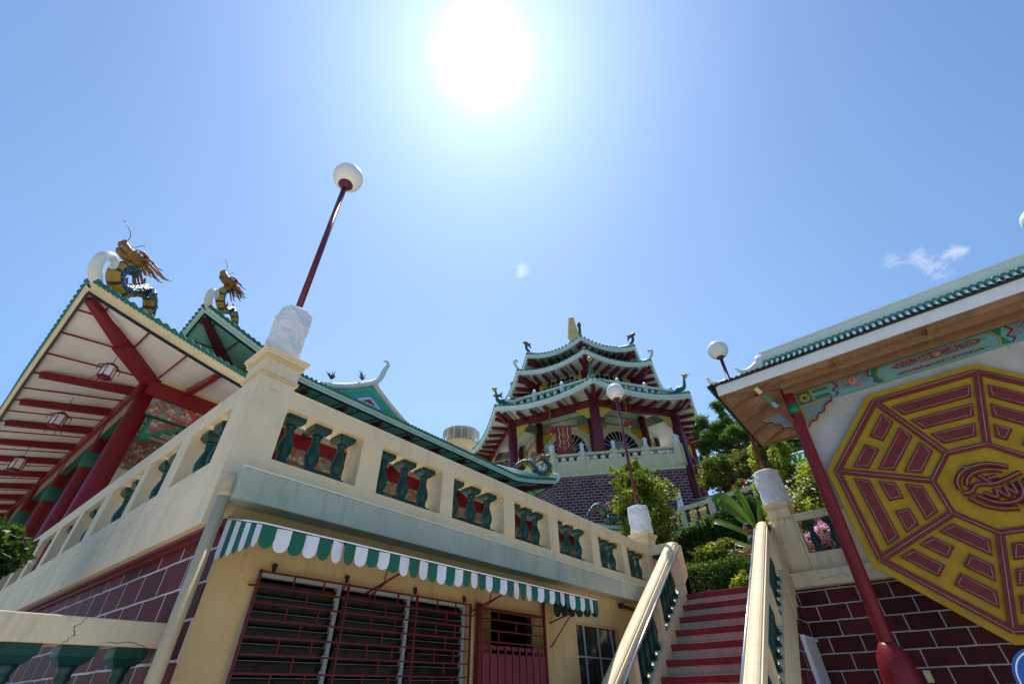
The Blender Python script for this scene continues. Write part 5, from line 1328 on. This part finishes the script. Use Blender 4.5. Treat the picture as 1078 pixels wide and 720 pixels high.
shrub('small yellow-green shrub at the left stair coping end',(15.4,6.1,4.75),(.4,.5,.6),1400,.10,124,('leafyellow','leaf'))
shrub('tuft of pale yellow grass beside the hedge corner',(14.3,3.6,3.75),(.25,.25,.35),260,.10,127,('leafyellow','leaf'),trunk=False)
shrub('ochre and green leaf tuft on the bank beside the person',(16.6,3.35,4.75),(.5,.5,.4),700,.10,128,('leafolive','leafyellow'),trunk=False)
shrub('orange-red flowering shrub at the foot of the pagoda brickwork',(29.0,5.6,10.9),(.5,.6,.5),700,.14,131,('leafmid','leaf'),('petalred','petalred'),160,fs=.16)
shrub('dense dark leafed bush at the left edge beside the side balustrade',(.22,9.0,2.93),(.52,.7,.66),9000,.085,133,('leafdark','leafmid'))
m=MB(); m.tube([(.22,9,0),(.22,9,2.6)],[.1,.06],8); o=m.build('trunk','bark'); 
o.parent=[q for q in bpy.data.objects if q.get('label','').startswith('dense dark leafed')][0]; o.location=-o.parent.location
# trees
def tree(label,base,crown,trunk_h,n_limbs,leafn,size,seed,mats,kind,needle=False,clr=.9):
    T=thing(kind,label,'tree',base); rn=random.Random(seed); b=Vector(base); c=Vector(crown[0]); r=crown[1]
    m=MB(); top=Vector((c.x,c.y,c.z-r[2]*.2)); fork=b.lerp(top,.55)
    m.tube(bez([b,b.lerp(fork,.5)+Vector((.1,.15,0)),fork,top],14),[.32*(1-.03*i) for i in range(40)][:len(bez([b,b.lerp(fork,.5),fork,top],14))],9)
    tips=[]
    for i in range(n_limbs):
        while True:
            d=Vector((rn.uniform(-1,1),rn.uniform(-1,1),rn.uniform(-.55,1)))
            if .45<d.length<1: break
        e=Vector((c.x+d.x*r[0],c.y+d.y*r[1],c.z+d.z*r[2])); s=fork.lerp(top,rn.uniform(0,.9)); mid=s.lerp(e,.55)+Vector((0,0,-rn.uniform(.1,.4)))
        P=bez([s,mid,e],8); m.tube(P,[.12*(1-.08*k) for k in range(len(P))],6); tips.append(e)
        for j in range(3):
            e2=mid.lerp(e,rn.uniform(.2,1))+Vector((rn.gauss(0,.35),rn.gauss(0,.35),rn.gauss(.1,.25)))*r[0]*.28; m.tube([mid,mid.lerp(e2,.5)+Vector((0,0,.1)),e2],[.05,.04,.015],5); tips.append(e2)
    m.build('trunk','bark',T)
    m=MB(); per=leafn//len(tips)
    for i,t in enumerate(tips):
        q=clr*rn.uniform(.6,1.25)
        leaves(m,per,blob(t,(q,q,q*.62),seed+i,.5,.15,2.2),size*(.35 if needle else 1),seed+i,i%2 if not needle else (1 if i%5==0 else 0),6 if needle else 1.8)
    m.build('crown',list(mats),T,fix=False); return T
tree('dark needled pine tree on the hill between the pagoda and the wooden eave',(38.5,6.0,13.3),((38.8,6.7,18.2),(3.4,3.7,3.3)),6,34,34000,.26,201,('leafpine','leafmid'),'pine_tree',True,.5)
tree('olive yellow broad tree below the pine',(31.8,6.2,11.2),((31.8,6.5,13.2),(1.7,2.3,1.4)),2,14,15000,.115,203,('leafolive','leaf'),'olive_tree',False,.6)
tree('dark leafed tree behind the green tiled house, partly hidden by the wooden eave',(49,2,13.4),((49,1.6,20.5),(3.0,4.2,3.2)),6,16,14000,.26,205,('leafpine','leafmid'),'broad_tree')
# banana plant
T=thing('banana_plant','banana plant with long arching green leaves beside the right lamp base','plant',(16.9,3.3,4.4))
rn=random.Random(9); stem=Vector((16.9,3.25,4.5))
for i,(dy,dx,h,l) in enumerate([(1.25,.2,1.75,1.0),(.85,-.1,2.35,1.0),(.30,.1,2.6,1.0),(1.4,.5,1.2,1.0),(-.4,.1,2.2,1.0),(.55,.5,2.0,1.0)]):
    e=stem+Vector((dx,dy,h)); mid=stem+Vector((dx*.3,dy*.3,h*.62)); P=bez([stem,mid,e,e+Vector((dx*.3,dy*.22,-.35*l*.35))],24); n=len(P)
    m=MB(); L=[];Rr=[];Cc=[]; s0=int(n*.30)
    for k in range(s0,n):
        u=(k-s0)/(n-1-s0); w_=(.26 if i==1 else .115)*math.sin(math.pi*min(1,u*.93+.07))**.6+.005
        t=(P[min(k+1,n-1)]-P[k-1]).normalized(); sd=t.cross(Vector((-.8,.1,.55))).normalized()
        tear=.88+.24*rn.random()
        nr=sd.cross(t); L.append(P[k]+sd*w_*tear+nr*.05*w_/.17); Rr.append(P[k]-sd*w_*(.9+.2*rn.random())+nr*.05*w_/.17); Cc.append(P[k])
    m.grid([L,Cc,Rr],0,True); m.tube(P,[.045*(1-.8*k/n) for k in range(n)],6,mi=1); m.build('leaf',['banana','leafyellow'],T,fix=False)
m=MB(); m.tube([(16.9,3.25,4.0),(16.9,3.25,5.1)],[.16,.11],10); m.build('stem','leafmidsolid' if 'leafmidsolid' in M else 'banana',T)
g_=MB(); leaves(g_,9000,lambda rn:((lambda x,y:Vector((x,y,hz(x,y)+.05)))(rn.uniform(13.6,30),rn.uniform(1.5,10)),Vector((0,0,1))),.10,301,0,2.5)
o=g_.build('grass',['leafolive'],None,fix=False); o['kind']='stuff'; tag(o,'patchy dry grass and weeds on the sloping bank','grass')
# ================================================================= PERSON
def skinmesh(name,V,E,mat,parent,sub=2):
    me=bpy.data.meshes.new(name); off=parent.location
    me.from_pydata([tuple(Vector(v[0])-off) for v in V],E,[]); me.materials.append(M[mat])
    o=bpy.data.objects.new(name,me); COL.objects.link(o); o.parent=parent
    md=o.modifiers.new('skin','SKIN'); md.use_smooth_shade=True
    if not me.skin_vertices: 
        bm=bmesh.new(); bm.from_mesh(me); bm.verts.layers.skin.verify(); bm.to_mesh(me); bm.free()
    for i,v in enumerate(V):
        r=v[1]; me.skin_vertices[0].data[i].radius=(r,r) if not isinstance(r,tuple) else r; me.skin_vertices[0].data[i].use_root=(i==0)
    s=o.modifiers.new('sub','SUBSURF'); s.levels=sub; s.render_levels=sub; return o
PZ=3.12; px_,py_=13.62,2.84; k_=1.12
PE=thing('person','person in a black and white patterned shirt behind the right stair coping, holding a camera','person',(px_,py_,PZ))
def W(a,b,c): # a forward (towards +y), b to the person's left (-x... towards the stair), c up
    return Vector((px_-b*k_,py_+a*k_,PZ+c*k_))
body=[(W(0,0,.95),(.15,.11)),(W(0,0,1.12),(.14,.10)),(W(0,0,1.30),(.16,.11)),(W(0,0,1.44),(.13,.09)),(W(.01,0,1.52),.055),(W(.02,0,1.58),.055),
 (W(0,.18,1.42),.07),(W(.02,.27,1.18),.052),(W(.24,.20,1.12),.042),(W(.38,.10,1.20),.034),
 (W(0,-.18,1.42),.07),(W(.02,-.27,1.18),.052),(W(.24,-.18,1.12),.042),(W(.38,-.08,1.20),.034),
 (W(0,.09,.88),.10),(W(.02,.10,.48),.07),(W(0,.10,.08),.045),(W(.14,.10,.04),.04),(W(0,-.09,.88),.10),(W(.02,-.10,.48),.07),(W(0,-.10,.08),.045),(W(.14,-.10,.04),.04)]
body=[(p,(r[0]*k_,r[1]*k_) if isinstance(r,tuple) else r*k_) for p,r in body]
skinmesh('body',body,[(0,1),(1,2),(2,3),(3,4),(4,5),(3,6),(6,7),(7,8),(8,9),(3,10),(10,11),(11,12),(12,13),(0,14),(14,15),(15,16),(16,17),(0,18),(18,19),(19,20),(20,21)],'skin',PE)
sh=[(p,(r[0]*1.12,r[1]*1.12) if isinstance(r,tuple) else r*1.18) for p,r in body]
skinmesh('shirt',[sh[1],sh[2],sh[3],(body[4][0]-Vector((0,0,.03)),.07*k_),sh[6],(body[6][0].lerp(body[7][0],.75),.068*k_),sh[10],(body[10][0].lerp(body[11][0],.75),.068*k_)],[(0,1),(1,2),(2,3),(2,4),(4,5),(2,6),(6,7)],'shirt',PE)
skinmesh('trousers',[(body[0][0],(.165*k_,.125*k_)),sh[14],sh[15],(body[16][0]+Vector((0,0,.05)),.065*k_),sh[18],sh[19],(body[20][0]+Vector((0,0,.05)),.065*k_)],[(0,1),(1,2),(2,3),(0,4),(4,5),(5,6)],'trousers',PE)
m=MB(); hc=W(.04,0,1.68); kk=k_
rows=[]
for i in range(17):      # head: skull with brow, nose, lips and chin worked into the surface
    th=math.pi*i/16; row=[]
    for j in range(25):
        a=2*math.pi*j/24; fx=math.sin(th)*math.sin(a); fy=math.sin(th)*math.cos(a); fz=math.cos(th)
        x=fx*.075; y=fy*.098; z=fz*.118
        if fz<-.1: x*=1+.25*fz; y=y*(1+.12*fz)+.012*max(0,fy)
        fr=max(0,fy)**6
        y+=.022*fr*math.exp(-((z+.012)/.022)**2)*math.exp(-(x/.016)**2)+.008*fr*math.exp(-((z+.055)/.012)**2)*math.exp(-(x/.025)**2)-.007*math.exp(-((z-.012)/.012)**2)*math.exp(-((abs(x)-.03)/.014)**2)*(fy>0)+.010*fr*math.exp(-((z+.10)/.02)**2)
        row.append(hc+Vector((x,y,z))*kk)
    rows.append(row)
m.grid(rows,0,True)
for sg in(-1,1): m.ball(hc+Vector((sg*.078,-.005,-.01))*kk,.028*kk,0,8,8,(.4,.7,1.1)); m.ball(hc+Vector((sg*.03,.082,.012))*kk,.011*kk,1,8,6)
m.build('head',['skin','whiteclean'],PE)
m=MB(); rows=[]
for i in range(9):
    th=math.pi*.60*i/8; rows.append([hc+Vector((math.sin(th)*math.sin(2*math.pi*j/24)*.083,math.sin(th)*math.cos(2*math.pi*j/24)*.104-.012-(.02 if math.cos(2*math.pi*j/24)>.3 and i>4 else 0)-(.05*(i-4)*.4 if math.cos(2*math.pi*j/24)>.3 and i>4 else 0),math.cos(th)*.128+(.035*(i-4)*.5 if math.cos(2*math.pi*j/24)>.3 and i>4 else 0)))*kk for j in range(25)])
m.grid(rows,0,True); m.build('hair','hair',PE)
for sg in(-1,1):
    pl=W(.40,.095*sg,1.215); m=MB(); m.tube([W(.37,.10*sg,1.20),pl,W(.455,.075*sg,1.235)],[.032*kk,.04*kk,.03*kk],10,squash=.5)
    for f_ in range(4): 
        b=W(.45,.085*sg,1.255-.018*f_); m.tube([b,W(.49,.06*sg,1.262-.018*f_),W(.50,.025*sg,1.26-.018*f_)],[.010*kk,.0095*kk,.008*kk],7)
    m.tube([W(.40,.07*sg,1.24),W(.43,.045*sg,1.265),W(.45,.03*sg,1.27)],[.013*kk,.011*kk,.009*kk],7); m.build('hand','skin',PE)
T=thing('camera','small black and silver camera held in front of the person','camera',W(.47,0,1.22)); m=MB(); c=W(.47,0,1.25); m.box(c.x-.085,c.x+.085,c.y-.025,c.y+.03,c.z-.05,c.z+.05); m.box(c.x-.03,c.x+.03,c.y-.02,c.y+.02,c.z+.05,c.z+.075); m.build('body','black',T,bevel=.008)
m=MB(); m.tube([c+Vector((0,.03,0)),c+Vector((0,.12,0))],[.045,.04],16); m.build('lens','whitemetal',T)
# ================================================================= LIGHT, SKY, CAMERA
SUN=Vector((.2262,.2330,.9458)).normalized()
sd=bpy.data.lights.new('sun','SUN'); sd.energy=5.0; sd.angle=R(.53); sd.color=(1,.95,.87)
so=bpy.data.objects.new('sun',sd); COL.objects.link(so); so.rotation_euler=SUN.to_track_quat('Z','Y').to_euler(); so.location=(0,0,60)
wd=bpy.data.worlds.new('World'); SC.world=wd; wd.use_nodes=True; nt=wd.node_tree; bg=nt.nodes['Background']
sky=nt.nodes.new('ShaderNodeTexSky'); sky.sky_type='NISHITA'; sky.sun_disc=False; sky.sun_elevation=R(71.05); sky.sun_rotation=R(44.15); sky.altitude=100; sky.air_density=1.3; sky.dust_density=.35; sky.ozone_density=3.0
tc=nt.nodes.new('ShaderNodeTexCoord'); nz=nt.nodes.new('ShaderNodeVectorMath'); nz.operation='NORMALIZE'; nt.links.new(tc.outputs['Generated'],nz.inputs[0])
def dotp(v):
    d=nt.nodes.new('ShaderNodeVectorMath'); d.operation='DOT_PRODUCT'; nt.links.new(nz.outputs[0],d.inputs[0]); d.inputs[1].default_value=tuple(v); return fval(nt,'MAXIMUM',d.outputs['Value'],0.)
ds=dotp(SUN)
glow=None
for amp,pw in((40,900.),(1.7,120.),(1.3,24.)):
    t=fval(nt,'MULTIPLY',fval(nt,'POWER',ds,pw),amp); glow=t if glow is None else fval(nt,'ADD',glow,t)
def addc(a,b): return mixc(nt,1.,a,b,'ADD')
gc=nt.nodes.new('ShaderNodeVectorMath'); gc.operation='SCALE'; gc.inputs[0].default_value=(1.,.96,.95); nt.links.new(glow,gc.inputs[3])
wide=fval(nt,'ADD',fval(nt,'MULTIPLY',fval(nt,'POWER',ds,9.),2.0),fval(nt,'MULTIPLY',fval(nt,'POWER',ds,3.6),1.3))
wc=nt.nodes.new('ShaderNodeVectorMath'); wc.operation='SCALE'; wc.inputs[0].default_value=(.84,.96,1.05); nt.links.new(wide,wc.inputs[3])
col=addc(mixc(nt,1.,sky.outputs[0],(.41,.73,1.02),'MULTIPLY'),gc.outputs[0])
col=addc(col,wc.outputs[0])
col.node.clamp_result=False
sz=nt.nodes.new('ShaderNodeSeparateXYZ'); nt.links.new(nz.outputs[0],sz.inputs[0])
hz_=fval(nt,'MULTIPLY',fval(nt,'MULTIPLY',fval(nt,'POWER',fval(nt,'MAXIMUM',fval(nt,'SUBTRACT',.97,sz.outputs['Z']),0.),2.),fval(nt,'POWER',ds,3.)),24.)
hv=nt.nodes.new('ShaderNodeVectorMath'); hv.operation='SCALE'; hv.inputs[0].default_value=(.84,.98,1.); nt.links.new(hz_,hv.inputs[3])
col=addc(col,hv.outputs[0])
# small ragged wisps of cloud low in the sky
cn=N(nt,'ShaderNodeTexNoise',Scale=17.,Detail=10.,Roughness=.68,Distortion=.6); mp=nt.nodes.new('ShaderNodeMapping'); mp.inputs['Scale'].default_value=(1,1,1.7); nt.links.new(nz.outputs[0],mp.inputs[0]); nt.links.new(mp.outputs[0],cn.inputs['Vector'])
cm=None
for v,k,a in(((.5485,.3983,.7352),7000.,1.0),((.803,-.26,.5367),8500.,1.0),((.819,-.2294,.5257),4500.,.8),((.8014,-.1895,.5673),9000.,.7),((.8032,-.2187,.5541),9000.,.6)):
    v=Vector(v).normalized(); t=fval(nt,'MULTIPLY',fval(nt,'POWER',dotp(v),k),a); cm=t if cm is None else fval(nt,'ADD',cm,t)
cf=ramp(nt,fval(nt,'ADD',fval(nt,'MULTIPLY',cn.outputs[0],1.),fval(nt,'MULTIPLY',cm,.32)),[(.62,(0,0,0)),(.95,(1,1,1))])
cf=fval(nt,'MULTIPLY',cf,fval(nt,'MINIMUM',fval(nt,'MULTIPLY',cm,2.2),.8))
col=mixc(nt,cf,col,(8.,8.2,8.6))
nt.links.new(col,bg.inputs[0]); bg.inputs[1].default_value=.13
cd=bpy.data.cameras.new('camera'); cd.sensor_width=36; cd.lens=15.6527; cd.clip_start=.05; cd.clip_end=3000
co=bpy.data.objects.new('view_camera',cd); COL.objects.link(co)
r_=Vector((0.6304469,-0.7760140,-0.0184092)); u_=Vector((-0.4744736,-0.4040233,0.7820742)); b_=Vector((-0.6143383,-0.4843216,-0.6229134))
mw=Matrix(((r_.x,u_.x,b_.x,0),(r_.y,u_.y,b_.y,0),(r_.z,u_.z,b_.z,1.6),(0,0,0,1))); co.matrix_world=mw
SC.camera=co
SC.view_settings.view_transform='Standard'; SC.view_settings.look='None'; SC.view_settings.exposure=0; SC.view_settings.gamma=1
SC.cycles.max_bounces=8; SC.cycles.diffuse_bounces=5; SC.cycles.transparent_max_bounces=8
